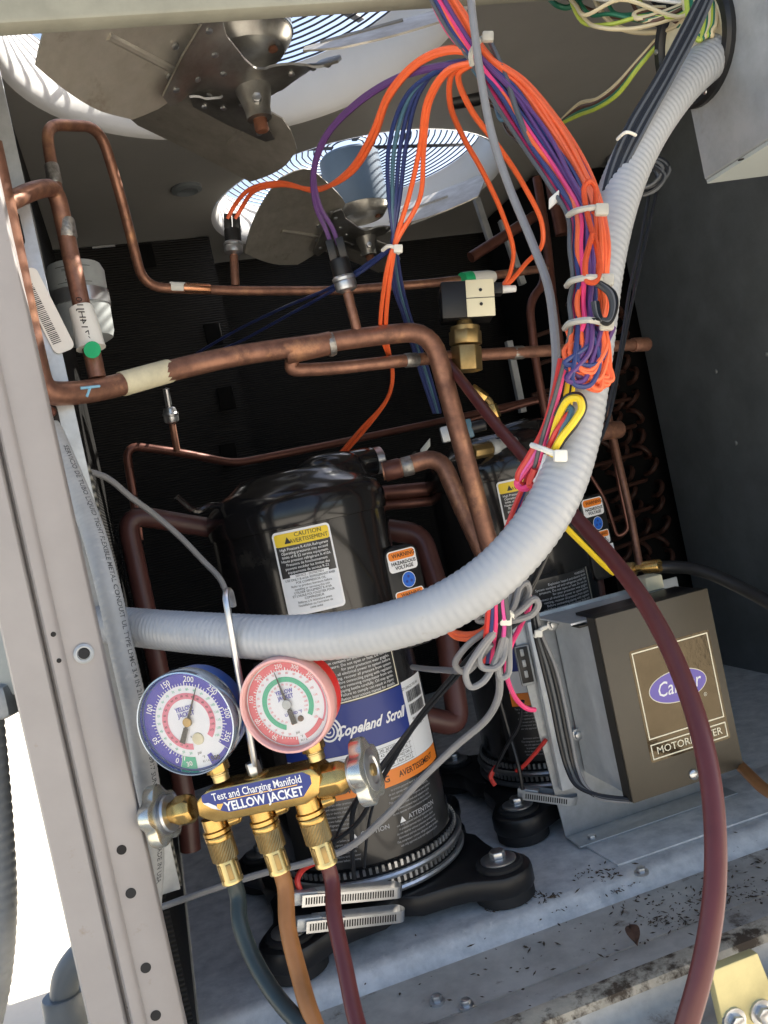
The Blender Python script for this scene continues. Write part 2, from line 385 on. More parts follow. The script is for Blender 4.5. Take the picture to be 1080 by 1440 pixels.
mk('plate', *q, 'plate_yellow', yp)
for px, py in ((1071, 1424), (1033, 1436)): hexbolt('bolt', atY(px, py, .7485), (0, -1, 0), .0085, .008, 'zinc', yp, .0125)
# dirt and leaves lying on the front sill
db = []
random.seed(5)
for k in range(900):
    X = .12+random.random()**.8*.95; Y = random.choice((.9, .935, .965, .9)) + random.gauss(0, .022); Y = min(max(Y, .84), 1.03)
    if random.random() > (X-.05)*1.4: continue
    z = .0 if Y > 1.0 else (-.022 if Y < .985 else -.012); s = random.uniform(.0006, .0024); a = random.random()*6.28
    c = Vector((X, Y, z+s*.35)); e1 = Vector((math.cos(a), math.sin(a), random.uniform(-.3, .3)))*s*random.uniform(.7, 3.0); e2 = Vector((-math.sin(a), math.cos(a), random.uniform(-.3, .3)))*s*.7; e3 = Vector((0, 0, s*.5))
    db.append(([c+e1, c+e2, c-e1, c-e2, c+e3, c-e3], [(0, 1, 4), (1, 2, 4), (2, 3, 4), (3, 0, 4), (1, 0, 5), (2, 1, 5), (3, 2, 5), (0, 3, 5)]))
for k in range(420):
    cx, cy, sr = random.choice(((850, 1250, 22), (872, 1262, 26), (990, 1262, 30), (1040, 1250, 26), (770, 1285, 16), (930, 1290, 20), (700, 1300, 8)))
    p = atZ(cx+random.gauss(0, sr), cy+random.gauss(0, sr*.3), -.02); s = random.uniform(.0005, .0020); a = random.random()*6.28
    c = Vector((p.x, p.y, (0 if p.y > 1.0 else (-.022 if p.y < .985 else -.011))+s*.4)); e1 = Vector((math.cos(a), math.sin(a), random.uniform(-.4, .4)))*s*random.uniform(.8, 3.2); e2 = Vector((-math.sin(a), math.cos(a), random.uniform(-.3, .3)))*s*.6; e3 = Vector((0, 0, s*.6))
    db.append(([c+e1, c+e2, c-e1, c-e2, c+e3, c-e3], [(0, 1, 4), (1, 2, 4), (2, 3, 4), (3, 0, 4), (1, 0, 5), (2, 1, 5), (3, 2, 5), (0, 3, 5)]))
tag(mk('leaf_litter', *join(*db), 'debris', smooth=False), 'dark crumbs of dirt and leaf litter scattered along the sill', 'litter', kind='stuff')
lf = []
c = atZ(893, 1321, -.014); n = 9
for i in range(n+1):
    t = i/n; wd = .0085*math.sin(math.pi*t)**.75*(1-.25*t)
    p = c+Vector((-.006+.012*t, -.016+.036*t, .002+.006*math.sin(t*3.1)))
    lf += [p+Vector((-wd, .3*wd, .003)), p, p+Vector((wd, -.3*wd, .004))]
fc = []
for i in range(n):
    for k in (0, 1): fc.append((3*i+k, 3*i+k+1, 3*i+k+4, 3*i+k+3))
V = lf+[p-Vector((0, 0, .0008)) for p in lf]; m_ = len(lf); fc2 = fc+[tuple(j+m_ for j in f[::-1]) for f in fc]
tag(mk('dry_leaf', V, fc2, 'leaf_brown'), 'single curled brown leaf lying across the groove of the sill', 'leaf')

# ---- corner post: folded profile in plan, extruded up
post = thing('corner_post', 'beige painted steel corner post with a dark groove and punched holes', 'post', (-.095, .8, -.3))
prof = [(-.132, .845), (-.132, .803), (-.130, .800), (-.104, .800), (-.1025, .802), (-.1018, .812), (-.0995, .812), (-.0988, .801), (-.0965, .7975), (-.090, .7975), (-.0875, .8), (-.0862, .8035), (-.058, .8035), (-.0565, .805), (-.0565, .835)]
V = []; Fc = []; n = len(prof); zs = [-.4, 1.2]
for z in zs: V += [Vector((x, y, z)) for x, y in prof]
for k in range(n-1): Fc.append((k, k+1, n+k+1, n+k))
mk('post_sheet', V, Fc, 'post_paint', post, sharp=50)
def hole(px, py, r, parent, Y, m='hole_dark'):
    p = atY(px, py, Y); return mk('punched_hole', *lathe([(r, -.0004), (r, .0003), (.0001, .0003)], p, (0, -1, 0), 18), m, parent)
for px, py, r in ((171, 1195, .0042), (184, 1256, .0045), (205, 1361, .0045), (219, 1428, .0045), (181, 1416, .0016), (153, 1273, .002), (75, 892, .0022), (83, 929, .0020)):
    hole(px, py, r, post, .8034 if px > 140 else .7974, 'rubber' if (px in (184, 205, 219)) else 'hole_dark')
b = mk('rivet', *lathe([(.0085, 0), (.0085, .0016), (.0065, .0028), (.0055, .0026), (.005, .0014), (.0028, .0016), (.0001, .001)], atY(118, 919, .8033), (0, -1, 0), 22), 'galvanized_dull', post)
mk('rivet_core', *lathe([(.0048, 0), (.0042, .0020), (.0001, .0022)], atY(118, 919, .8018), (0, -1, 0), 16), 'rubber', b)

# ---- top rail across the front opening
tr = mk('top_rail', *bevelled(*boxg((-.35, .778, .974), (1.25, .80, 1.16)), .004), 'rail_paint')
tag(tr, 'olive grey painted top rail crossing above the fans', 'rail')

# ---- fan deck with two round orifices
F1 = Vector((.252, 1.139, 0)); F2 = Vector((.572, 1.806, 0)); DZ = 1.15; RR = .288; FL = .024; FZ = .060
deck = thing('fan_deck', 'dark grey painted fan deck with two round flared orifices', 'fan deck', (.5, 1.5, DZ))
def rects(x0, y0, x1, y1, z=DZ): return [Vector((x0, y0, z)), Vector((x1, y0, z)), Vector((x1, y1, z)), Vector((x0, y1, z))], [(0, 1, 2, 3)]
def holed(c, h, r, n=64, hy0=None):
    V = []; Fc = []
    for k in range(n):
        q = 2*math.pi*k/n; dx, dy = math.cos(q), math.sin(q); s = h/max(abs(dx), abs(dy))
        V += [Vector((c.x+r*dx, c.y+r*dy, DZ)), Vector((c.x+s*dx, c.y+s*dy, DZ))]
    for k in range(n): k2 = (k+1) % n; Fc.append((2*k, 2*k+1, 2*k2+1, 2*k2))
    return V, Fc
h1, h2 = .340, .327
y1 = F1.y+h1; y2 = F2.y+h2
mk('deck_sheet', *join(holed(F1, h1, RR+FL), rects(-.2, F1.y-h1, F1.x-h1, y1), rects(F1.x+h1, F1.y-h1, 1.2, y1), holed(F2, h2, RR+FL),
   rects(-.2, y1, F2.x-h2, y2), rects(F2.x+h2, y1, 1.2, y2), rects(-.2, y2, 1.2, 2.4), rects(-.2, .80, F1.x-h1, F1.y-h1+.0001)), 'deck_paint', deck, smooth=False)
for Fx in (F1, F2):
    pr = [(RR+FL+.0005, -.0008)]+[(RR+FL*(1-math.sin(R_(a))), FZ*(1-math.cos(R_(a)))) for a in range(10, 91, 10)]+[(RR, FZ+.010), (RR, .084), (RR+.006, .086), (RR+.006, FZ+.010)]
    Vv, Ff = lathe(pr, (Fx.x, Fx.y, DZ), (0, 0, 1), 72)
    mk('orifice_ring', Vv, [f for f in Ff if len(f) == 4], 'ring_paint', deck)
# small round fitting fixed under the deck
mk('deck_plug', *lathe([(.028, 0), (.028, -.006), (.02, -.009), (.012, -.006), (.0001, -.006)], atZ(262, 264, DZ-.0005), (0, 0, 1), 20), 'dark_panel', deck)

# ---- wire guards above the fans: concentric rings on four straps
def guard(c, label, rot):
    t = thing('fan_guard', label, 'fan guard', (c.x, c.y, DZ+.11), 'fan guards on the roof of the unit')
    r = .035
    while r < RR+.004:
        n = 20 if r < .12 else (36 if r < .2 else 52)
        path = [Vector((c.x+r*math.cos(2*math.pi*k/n), c.y+r*math.sin(2*math.pi*k/n), DZ+.088+.02*(1-(r/RR)**2))) for k in range(n)]
        V, Fc = sweep(path+[path[0], path[1]], .00165, 5, caps=False)
        mk('ring_wire', V[:5*(n+1)], [f for f in Fc if max(f) < 5*(n+1)], 'guard_wire', t)
        r += .0128
    for k in range(4):
        a = R_(rot+90*k); d = Vector((math.cos(a), math.sin(a), 0)); e = Vector((-d.y, d.x, 0))
        mk('strap', *obox(Vector((c.x, c.y, DZ+.104))+d*(RR*.5+.02), d, e, (0, 0, 1), RR-.03, .012, .004, .001), 'guard_wire', t)
    return t
guard(F1, 'round black wire guard above the nearer fan', 38)
guard(F2, 'round black wire guard above the farther fan', 10)

# ---- the two axial fans
def fan(c, label, rot, zb):
    t = thing('axial_fan', label, 'fan', (c.x, c.y, zb), 'axial fans in the roof of the unit')
    C3 = Vector((c.x, c.y, zb))
    # motor hanging from the guard
    mo = mk('motor', *lathe([(.001, .028), (.030, .028), (.048, .032), (.060, .046), (.062, .052)], C3, (0, 0, 1), 32), 'spider_metal', t)
    mk('motor_shell', *lathe([(.0635, .052), (.0635, .160), (.058, .166), (.001, .167)], C3, (0, 0, 1), 32), 'motor_blue', mo)
    hexbolt('motor_screw', C3+Vector((.030, -.020, .030)), (0, 0, -1), .006, .005, 'rust', mo)
    hexbolt('motor_screw', C3+Vector((-.034, -.010, .030)), (0, 0, -1), .005, .004, 'zinc', mo)
    # hub with shaft end
    mk('hub', *lathe([(.024, .006), (.022, -.012), (.016, -.034), (.0155, -.046), (.010, -.047)], C3, (0, 0, 1), 24), 'spider_metal', t)
    sh = mk('shaft', *lathe([(.0085, -.03), (.0085, -.060), (.007, -.062), (.0001, -.062)], C3, (0, 0, 1), 18), 'rust', t)
    ss = C3+Vector((math.cos(-1.7)*.016, math.sin(-1.7)*.016, -.03)); hexbolt('set_screw', ss, (math.cos(-1.7), math.sin(-1.7), 0), .006, .009, 'zinc', t)
    # pressed spider: four arms
    poly = []
    for k in range(3):
        a = rot+120*k
        for da, r in ((-52, .040), (-36, .054), (-27, .085), (-29, .108), (-22, .120), (0, .114), (22, .120), (29, .108), (27, .085), (36, .054), (52, .040)):
            q = R_(a+da); poly.append((r*math.cos(q), r*math.sin(q)))
    V, Fc = prism(poly, C3, (1, 0, 0), (0, 1, 0), (0, 0, 1), -.0016, .0016)
    def tw(p):   # arms follow the pitch of the blades and the centre is dished
        d = p-C3; r = math.hypot(d.x, d.y); a = math.degrees(math.atan2(d.y, d.x)); k = round((a-rot)/120); da = R_(a-rot-120*k)
        f = max(0, min(1, (r-.045)/.05)); return p+Vector((0, 0, +r*math.sin(da)*.55*f-.012*max(0, 1-r/.06)))
    me = bpy.data.meshes.new('t'); me.from_pydata(V, [], Fc); bm = bmesh.new(); bm.from_mesh(me); bmesh.ops.triangulate(bm, faces=bm.faces)
    bmesh.ops.subdivide_edges(bm, edges=bm.edges, cuts=2, use_grid_fill=True); bm.verts.index_update()
    V = [tw(v.co.copy()) for v in bm.verts]; Fc = [tuple(v.index for v in f.verts) for f in bm.faces]; bm.free(); bpy.data.meshes.remove(me)
    spd = mk('spider', V, Fc, 'spider_metal', t, sharp=60)
    for k in range(3):
        for rr, da in ((.104, 19), (.104, -19), (.078, 12), (.078, -14), (.05, 0)):
            q = R_(rot+120*k+da); p = tw(C3+Vector((rr*math.cos(q), rr*math.sin(q), -.0016)))
            mk('spider_rivet', *lathe([(.0042, .001), (.0040, -.0012), (.0024, -.0022), (.0001, -.0022)], p, (0, 0, 1), 12), 'zinc', spd)
    for k in range(3):
        a = R_(rot+120*k); d = Vector((math.cos(a), math.sin(a), 0)); e = Vector((-d.y, d.x, 0)); pitch = R_(27)
        ce = e*math.cos(pitch)+Vector((0, 0, 1))*math.sin(pitch); nn = d.cross(ce)
        # paddle blade: inner chord narrow, wide rounded tip, cambered
        nu, nv = 12, 10; V = []; Fc = []
        for i in range(nu+1):
            r = .075+(.268-.075)*i/nu; t_ = i/nu
            ch = .075+.085*min(1, t_*1.5)**.8
            lead = .060+.078*min(1, t_*1.4)**.8
            trail = -(.060+.038*min(1, t_/.25)**.7)+.030*max(0, (t_-.45)/.55)**1.6
            if t_ > .80: lead -= .03*((t_-.8)/.2)**2
            for j in range(nv+1):
                s = trail+(lead-trail)*j/nv; x_ = s/.16; camber = .020*(1-x_*x_)
                bow = .03*t_*(x_*.4)
                V.append(C3+d*(r-.03*(x_*x_)*t_)+ce*s+nn*(camber+bow))
        m0 = len(V); V += [v+nn*.0022 for v in V]
        for i in range(nu):
            for j in range(nv):
                q_ = (i*(nv+1)+j, i*(nv+1)+j+1, (i+1)*(nv+1)+j+1, (i+1)*(nv+1)+j); Fc.append(q_); Fc.append(tuple(m0+z for z in q_[::-1]))
        edge = [j for j in range(nv+1)]+[i*(nv+1)+nv for i in range(1, nu+1)]+[nu*(nv+1)+j for j in range(nv-1, -1, -1)]+[i*(nv+1) for i in range(nu-1, 0, -1)]
        for i in range(len(edge)): a_, b_ = edge[i], edge[(i+1) % len(edge)]; Fc.append((a_, b_, m0+b_, m0+a_))
        bl = mk('blade', V, Fc, 'blade_metal', t)
        for (rr, sx) in ((.098, .036), (.098, -.036), (.112, 0)):
            x_ = sx/.16; mk('rivet', *lathe([(.0045, -.003), (.004, .0), (.0001, .0012)], C3+d*rr+ce*sx+nn*(.020*(1-x_*x_)-.004), -nn if nn.z > 0 else nn, 10), 'zinc', bl)
        # stamped rib along the blade
        rib = [C3+d*(.095+.10*u)+ce*(-.028+.012*u)+nn*(.020*(1-((-.028+.012*u)/.16)**2)) for u in (0, .25, .5, .75, 1)]
        mk('rib', *sweep(spline(rib, 3), .0048, 8), 'blade_metal', bl)
    return t
fan(Vector((.238, 1.078, 0)), 'large tan steel fan nearest the top rail with a rusty shaft end', 219, 1.055)
fan(Vector((.565, 1.79, 0)), 'smaller looking grey fan farther back behind the orange wires', 204, 1.065)

# ---- back coil, left coil, right coil and the dark partition
wall_poly = [(-.2, 1.875), (.262, 1.935), (.262, 2.135), (1.25, 2.20)]
V = []; Fc = []
for x, y in wall_poly: V += [Vector((x, y, -.012)), Vector((x, y, DZ-.004))]
for x, y in reversed(wall_poly): V += [Vector((x, y+.06, -.012)), Vector((x, y+.06, DZ-.004))]
nw = len(V)//2
for k in range(nw): k2 = (k+1) % nw; Fc.append((2*k, 2*k2, 2*k2+1, 2*k+1))
Fc.append(tuple(2*k+1 for k in range(nw)))
bc = thing('condenser_coil', 'black finned condenser coil filling the dark back of the cabinet', 'coil', (.4, 1.95, 0))
mk('fin_pack', V, Fc, 'fin_black', bc, smooth=False)
for px, y0, yy in ((300, 470, 1.92), (318, 560, 1.92), (322, 640, 1.92), (205, 360, 1.9)):
    a = atY(px, y0, yy-.004); mk('fin_clip', *obox(a, (1, 0, 0), (0, 1, 0), (0, 0, 1), .035, .008, .05, .003), 'coil_black', bc)
mk('top_clip', *obox(atY(146, 347, 1.862), (1, .1, 0), (0, 1, 0), (0, 0, 1), .045, .004, .0035), 'galvanized', bc)
lc = thing('condenser_coil', 'left coil edge with a perforated galvanized tube plate beside the post', 'coil', (-.08, .95, 0))
ex = atY(84, 480, .95).x
mk('tube_plate', *boxg((-.14, .95, .17), (ex, .953, DZ-.004), .0008), 'galvanized', lc)
mk('fin_pack', *boxg((-.14, .957, .0005), (ex-.016, 1.86, DZ-.005)), 'fin_black', lc, smooth=False)
mk('fin_edge', *boxg((ex-.015, .9535, .172), (ex+.002, .975, .62)), 'fin_edge', lc, smooth=False)
for px, py in ((24, 322), (31, 383), (47, 447), (60, 511), (77, 593), (87, 628), (101, 690)):
    p = atY(px-2, py, .9495)
    sl = mk('tube_slot', *prism([(x, y) for x, y in rrect(-.0065, -.018, .0065, .018, .006)], p, (1, 0, .0), (0, 0, 1), (0, -1, 0), -.0002, .0006), 'hole_dark', lc)
    for dz in (-.009, .010): mk('tube_end', *lathe([(.0055, 0), (.0055, .004), (.004, .006), (.0001, .0065)], p+Vector((0, 0, dz)), (0, -1, 0), 14), 'copper_dark', lc)
tg = mk('barcode_label', *prism([(x, y) for x, y in rrect(-.0105, -.045, .0105, .045, .006)], atY(64, 437, .9485), (.97, .05, .24), (-.24, 0, .97), (.1, -1, 0), 0, .0006), 'white_tape', lc)
bars = []
for k in range(34):
    y = -.034+k*.0019
    bars.append(flat([(-.0085, y), (.0005, y), (.0005, y+random.uniform(.0004, .0013)), (-.0085, y+.0009)], lambda a, b, p=atY(64, 437, .9476): p+Vector((.97, .05, .24))*a+Vector((-.24, 0, .97))*b))
mk('bar_print', *join(*bars), 'black_ink', tg, smooth=False)
dp = thing('partition_panel', 'dark charcoal partition panel forming the right side wall', 'panel', (1.14, 1.2, 0))
mk('panel_sheet', *boxg((1.137, .3, -.012), (1.150, 1.752, 1.149), .002), 'dark_panel', dp)
mk('added_sun_stop', *boxg((1.1505, 1.740, -.012), (1.212, 1.750, 1.149)), 'dark_panel', dp, smooth=False)  # unseen strip, added to stop sun leaking past the partition's far end
mk('added_sun_screen', *boxg((1.206, 1.7505, -.012), (1.212, 2.32, 1.149)), 'dark_panel', dp, smooth=False)  # unseen sheet outside the right coil, added to keep stray sun off the base
for px, py in ((1035, 623), (1078, 498), (1007, 522)):
    mk('rivet', *lathe([(.005, 0), (.004, .003), (.0001, .004)], atX(px, py, 1.137), (-1, 0, 0), 12), 'dark_panel', dp)
rc = thing('condenser_coil', 'right coil end with rows of dark copper return bends', 'coil', (1.05, 1.8, 0))
mk('fin_pack', *boxg((.98, 1.80, .002), (1.20, 2.1, DZ-.004)), 'coil_black', rc, smooth=False)
for i in range(16):
    for j in range(3):
        cx = 1.012+.050*j+random.uniform(-.012, .012); cz = .24+.042*i+random.uniform(-.008, .008); tw_ = random.choice((-1, 1))*random.uniform(.3, 1)
        path = [Vector((cx-.017*tw_*math.cos(R_(a)), 1.795-.020*math.sin(R_(a))-.004, cz+.015*math.cos(R_(a)))) for a in range(0, 181, 20)]
        mk('return_bend', *sweep([path[0]+Vector((0, .02, 0))]+path+[path[-1]+Vector((0, .02, 0))], .0056, 8), 'tube_dark', rc)

for i in range(9):
    z = .30+.062*i; pipe('header_tube', [Vector((.84+.02*(i % 3), 1.74, z-.01)), Vector((.95, 1.735, z)), Vector((1.09, 1.765, z+.006)), Vector((1.10, 1.82, z+.006))], .0048, 'tube_dark', rc, .02, 8)

# ---- galvanized control panel at the top right, with the cable bushing
cb = thing('control_enclosure', 'galvanized control enclosure corner at the top right', 'enclosure', (.8, .6, .768))
mk('enclosure_shell', *bevelled(*boxg((.61, .30, .770), (1.1, .775, 1.30)), .0015, 1), 'galvanized_dull', cb)
mk('bottom_lip', *boxg((.6115, .302, .766), (1.1, .7735, .7695)), 'cover_grey', cb)
bp_ = atX(1043, 223, .64); pz = atZ(1042, 224, .7655)
mk('lip_hole', *lathe([(.003, 0), (.0028, -.0006), (.0001, -.0006)], pz, (0, 0, 1), 14), 'hole_dark', cb)
bc_ = atX(978, 60, .61)
bush = mk('cable_bushing', *lathe([(.060, 0), (.060, .005), (.057, .008), (.050, .008), (.047, .005), (.046, .001)], bc_, (-1, 0, 0), 40), 'satin_black', cb)
mk('bushing_insert', *lathe([(.0455, .0005), (.0455, .003), (.0001, .003)], bc_, (-1, 0, 0), 36), 'cream_label', bush)
for a in (20, 140, 260): mk('bushing_screw', *lathe([(.003, .0075), (.0025, .009), (.0001, .0095)], bc_+Vector((0, .0535*math.cos(R_(a)), .0535*math.sin(R_(a)))), (-1, 0, 0), 12), 'zinc', bush)

# ================================================================== compressors
CR = .1175; FACE = -99.5
CC = Vector((.197, 1.18, 0))
comp = thing('scroll_compressor', 'nearer tall glossy black scroll compressor with caution sticker and blue name label', 'compressor', CC, 'black compressors on the base pan')
def cylmap(off=.0006, c=CC, R=CR):
    # x = metres round the shell from the side facing the opening, y = height
    def fn(x, y):
        a = R_(FACE)+x/R; return Vector((c.x+(R+off)*math.cos(a), c.y+(R+off)*math.sin(a), y))
    return fn
def band(x0, x1, y0, y1, r, off, nx=24, m=None, name=None, parent=None):
    """rounded rectangle wrapped on the shell"""
    fn = cylmap(off); V = []; Fc = []; xs = [x0+(x1-x0)*k/nx for k in range(nx+1)]
    if r: xs = sorted(set(xs+[x0+r*(1-math.cos(R_(a))) for a in (0, 30, 60, 90)]+[x1-r*(1-math.cos(R_(a))) for a in (0, 30, 60, 90)]))
    for x in xs:
        d = 0
        e = min(x-x0, x1-x)
        if r and e < r: d = r-math.sqrt(max(0, r*r-(r-e)**2))
        V += [fn(x, y0+d), fn(x, y1-d)]
    for k in range(len(xs)-1): Fc.append((2*k, 2*k+2, 2*k+3, 2*k+1))
    return mk(name, V, Fc, m, parent) if name else (V, Fc)
shell = mk('shell', *lathe([(.100, .030), (CR-.006, .034), (CR, .044), (CR, .513)], CC, (0, 0, 1), 64), 'gloss_black', comp)
mk('top_cap', *lathe([(CR, .5085), (CR+.0032, .5095), (CR+.0040, .514), (CR+.0040, .528), (CR+.002, .538), (CR-.003, .547), (CR-.014, .556), (CR-.032, .565), (CR-.042, .571), (CR-.050, .577), (CR-.062, .580), (.03, .5815), (.001, .582)], CC, (0, 0, 1), 64), 'gloss_black', comp)
# raised discharge boss on the cap
bo = CC+Vector((.055, .01, .0))
mk('discharge_boss', *[(lambda V, Fc: ([Vector((v.x, v.y, v.z)) for v in V], Fc))(*lathe([(.056, .555), (.053, .570), (.046, .584), (.034, .592), (.016, .5955), (.0005, .596)], bo, (0, 0, 1), 36))][0], 'gloss_black', comp)
dx = Vector((.94, .05, 0)).normalized()
st = mk('discharge_stub', *lathe([(.021, .02), (.021, .066), (.0185, .070), (.0175, .070)], bo+Vector((0, 0, .572)), dx, 24), 'gloss_black', comp)
mk('stub_collar', *lathe([(.0188, .0702), (.0188, .080), (.0165, .0815)], bo+Vector((0, 0, .572)), dx, 24), 'zinc', st)
# process tube nub on the left shoulder
tube('process_tube', [CC+Vector((-.085, -.03, .548)), CC+Vector((-.112, -.045, .556)), CC+Vector((-.132, -.052, .553)), CC+Vector((-.146, -.055, .567)), CC+Vector((-.152, -.057, .575))], .0042, 'gloss_black', comp)
# caution sticker
def sticker(parent):
    x0, x1, y0, y1 = -.036, .036, .402, .506
    st = band(x0, x1, y0, y1, .005, .0006, 16, 'white_ink', 'caution_sticker', parent)
    mk('black_panel', *band(x0+.0024, x1-.0024, .449, y1-.018, 0, .0009, 14), 'label_black', st)
    mk('yellow_panel', *band(x0+.0024, x1-.0024, y1-.0185, y1-.0028, .003, .0010, 14), 'yellow_ink', st)
    mk('white_panel', *band(x0+.0024, x1-.0024, y0+.0028, .4485, .003, .0009, 14), 'white_label', st)
    f = cylmap(.0013)
    mk('printed_heading', *lines([('CAUTION', .008, .4995, .0075, {}), ('AVERTISSEMENT', .008, .4923, .0072, dict(sx=.9))], f), 'black_ink', st, smooth=False)
    mk('warning_triangle', *join(flat([(-.022, .4905), (-.014, .4905), (-.018, .4985)], f)), 'black_ink', st, smooth=False)
    L1 = ['High Pressure R-410A Refrigerant', 'Operating pressures may exceed', 'limits of R-22 service equipment.', 'Haute pression réfrigérant R-410A', 'Pressions de fonctionnement', 'peuvent excéder les limites des', 'équipements de service R-22']
    mk('printed_text', *lines([(s, 0, .4835-i*.0047, .0047, dict(sx=.92)) for i, s in enumerate(L1)], f), 'white_ink', st, smooth=False)
    mk('service_band', *band(-.024, .024, .4475, .4520, 0, .0012, 8), 'white_ink', st)
    L2 = ['SERVICE - ENTRETIEN', 'USE ONLY R-410A REFRIGERANT AND', 'POE COMPRESSOR OIL', 'Refer to product literature before', 'installing or servicing this unit', 'UTILISER SEULEMENT R-410A', 'ET L\'HUILE POLYOLESTER POUR', 'COMPRESSEUR', 'Référez à la littérature avant', 'l\'installation ou l\'entretien de', 'cette unité']
    f2 = cylmap(.0015)
    mk('printed_text', *lines([(s, 0, .4497-i*.00405, .0040, dict(sx=.9)) for i, s in enumerate(L2)], f2), 'black_ink', st, smooth=False)
sticker(comp)
# big wrap label
def d2x(d): return R_(d)*CR
X0, X1, XR = d2x(-52), d2x(44.5), d2x(72)
bl = band(X0, X1, .085, .352, 0, .0004, 40, 'label_black', 'name_label', comp)
f = cylmap(.0011)
mk('border_line', *join(band(X0, X1-.0035, .2860, .2875, 0, .0009), band(X1-.0050, X1-.0035, .2875, .352, 0, .0009, 2)), 'cream_ink', bl)
T = ['WARNING', 'Explosion hazard and electric shock', 'System contains oil and refrigerant under high', 'pressure. Do not open or heat. Do not use', 'for your protection wear goggles.', 'Disconnect all electrical power to system before', 'venting, recover all pressure from system', 'Before connecting piping with regulator', 'or before removing compressor from unit.', 'Ground wire piping kettle carefully. Oil may ignite.', 'Failure to comply can result in injury.', 'See installation instructions manual for details.']
mk('printed_text', *lines([(s, X1-.010, .347-i*.00515, .0051, dict(align='RIGHT', sx=.98)) for i, s in enumerate(T)], f), 'white_ink', bl, smooth=False)
mk('blue_panel', *band(d2x(-40), X1, .2235, .2845, 0, .0008, 30), 'blue_label', bl)
mk('brand_print', *lines([('Copeland', .0180, .2520, .0180, dict(shear=.55, bold=.03, fit=.062)), ('Scroll', .0697, .2520, .0180, dict(shear=.55, bold=.03, fit=.0345))], f), 'white_ink', bl, smooth=False)
sw = []
for k in range(61):   # spiral emblem
    a = k/60*3.05*2*math.pi; r = .0022+.0150*(k/60)
    sw.append((a, r))
V = []; Fc = []
for k, (a, r) in enumerate(sw):
    wd = .0007+.0008*k/60
    for rr in (r-wd, r+wd): V.append(f(-.0168+rr*math.cos(-a-.6)*.85, .2565+rr*math.sin(-a-.6)))
for k in range(60): Fc.append((2*k, 2*k+1, 2*k+3, 2*k+2))
mk('spiral_emblem', V, Fc, 'white_ink', bl, smooth=False)
wl = mk('white_panel', *join(band(d2x(-40), X1, .1900, .2232, 0, .0008, 30), band(X1+.0001, XR, .1900, .2870, 0, .0008, 10)), 'white_label', bl)
random.seed(3)
bb = []
x = X1+.006
while x < XR-.009:
    wdt = random.choice((.0006, .001, .0016)); bb.append(band(x, x+wdt, .2590, .2730, 0, .0012, 1)); bb.append(band(x+.0006, x+.0006+wdt, .2420, .2560, 0, .0012, 1)); x += wdt+random.choice((.0007, .0012))
mk('bar_print', *join(*bb), 'black_ink', wl, smooth=False)
mk('printed_text', *lines([('R-410A', X1+.020, .2290, .0092, dict(bold=.01)), ('ZP120KCE-TFD-950', X1+.020, .2775, .0048, {}), ('08C41234L', X1+.018, .2370, .0042, {})], f), 'black_ink', wl, smooth=False)
gl = []
for yy in (.2185, .2130, .2060, .1990, .1925): gl.append(band(d2x(-8), X1-.004, yy, yy+.0004, 0, .0012, 16))
for xx in (-8, 2, 10, 17, 23, 29, 35, 41): gl.append(band(d2x(xx), d2x(xx)+.0004, .1925, .2185, 0, .0012, 1))
rows = []
for j, yy in enumerate((.2158, .2097, .2027, .1960)):
    for i, xx in enumerate((-3, 6, 13.5, 20, 26, 32, 38)): rows.append((random.choice(('575', 'VOLTS', 'PH 3', '60 HZ', '34.8', 'LRA', '4.2', '245', 'MOC', 'UL', 'E4', 'RLA')), d2x(xx), yy, .0042, dict(bold=.01)))
mk('printed_table', *join(join(*gl), lines(rows, f)), 'black_ink', wl, smooth=False)
mk('orange_panel', *band(d2x(-40), XR, .1700, .1897, 0, .0008, 40), 'orange_ink', bl)
mk('printed_text', *lines([('WARNING', d2x(8), .1798, .0115, dict(bold=.012)), ('AVERTISSEMENT', d2x(45), .1800, .0105, dict(bold=.012, sx=.9))], f), 'black_ink', bl, smooth=False)
mk('side_panel', *band(X1+.0001, XR, .085, .1695, 0, .0008, 10), 'label_black', bl)
T2 = ['This compressor contains refrigerant under pressure', 'to prevent personal injury or electric shock', 'disconnect and lock out power before servicing', 'use only approved tools and replacement parts', 'do not operate without protective terminal cover']
tx = []
for col_, (xa, n_) in enumerate(((d2x(-34), 15), (d2x(22), 15))):
    for i in range(n_):
        if i in (7, 8): continue
        tx.append((T2[(i*3+col_) % 5], xa+.026, .1655-i*.0050, .0040, dict(align='CENTER', sx=.82)))
tx += [('ATTENTION', d2x(40), .1260, .0085, dict(bold=.012)), ('CAUTION', d2x(6), .1240, .0082, dict(bold=.012))]
mk('printed_text', *lines(tx, f), 'grey_ink', bl, smooth=False)
for xq, yq in ((d2x(22), .1225), (d2x(-9), .1205)): mk('warning_triangle', *flat([(xq, yq), (xq+.0085, yq), (xq+.0042, yq+.0075)], f), 'white_ink', bl, smooth=False)
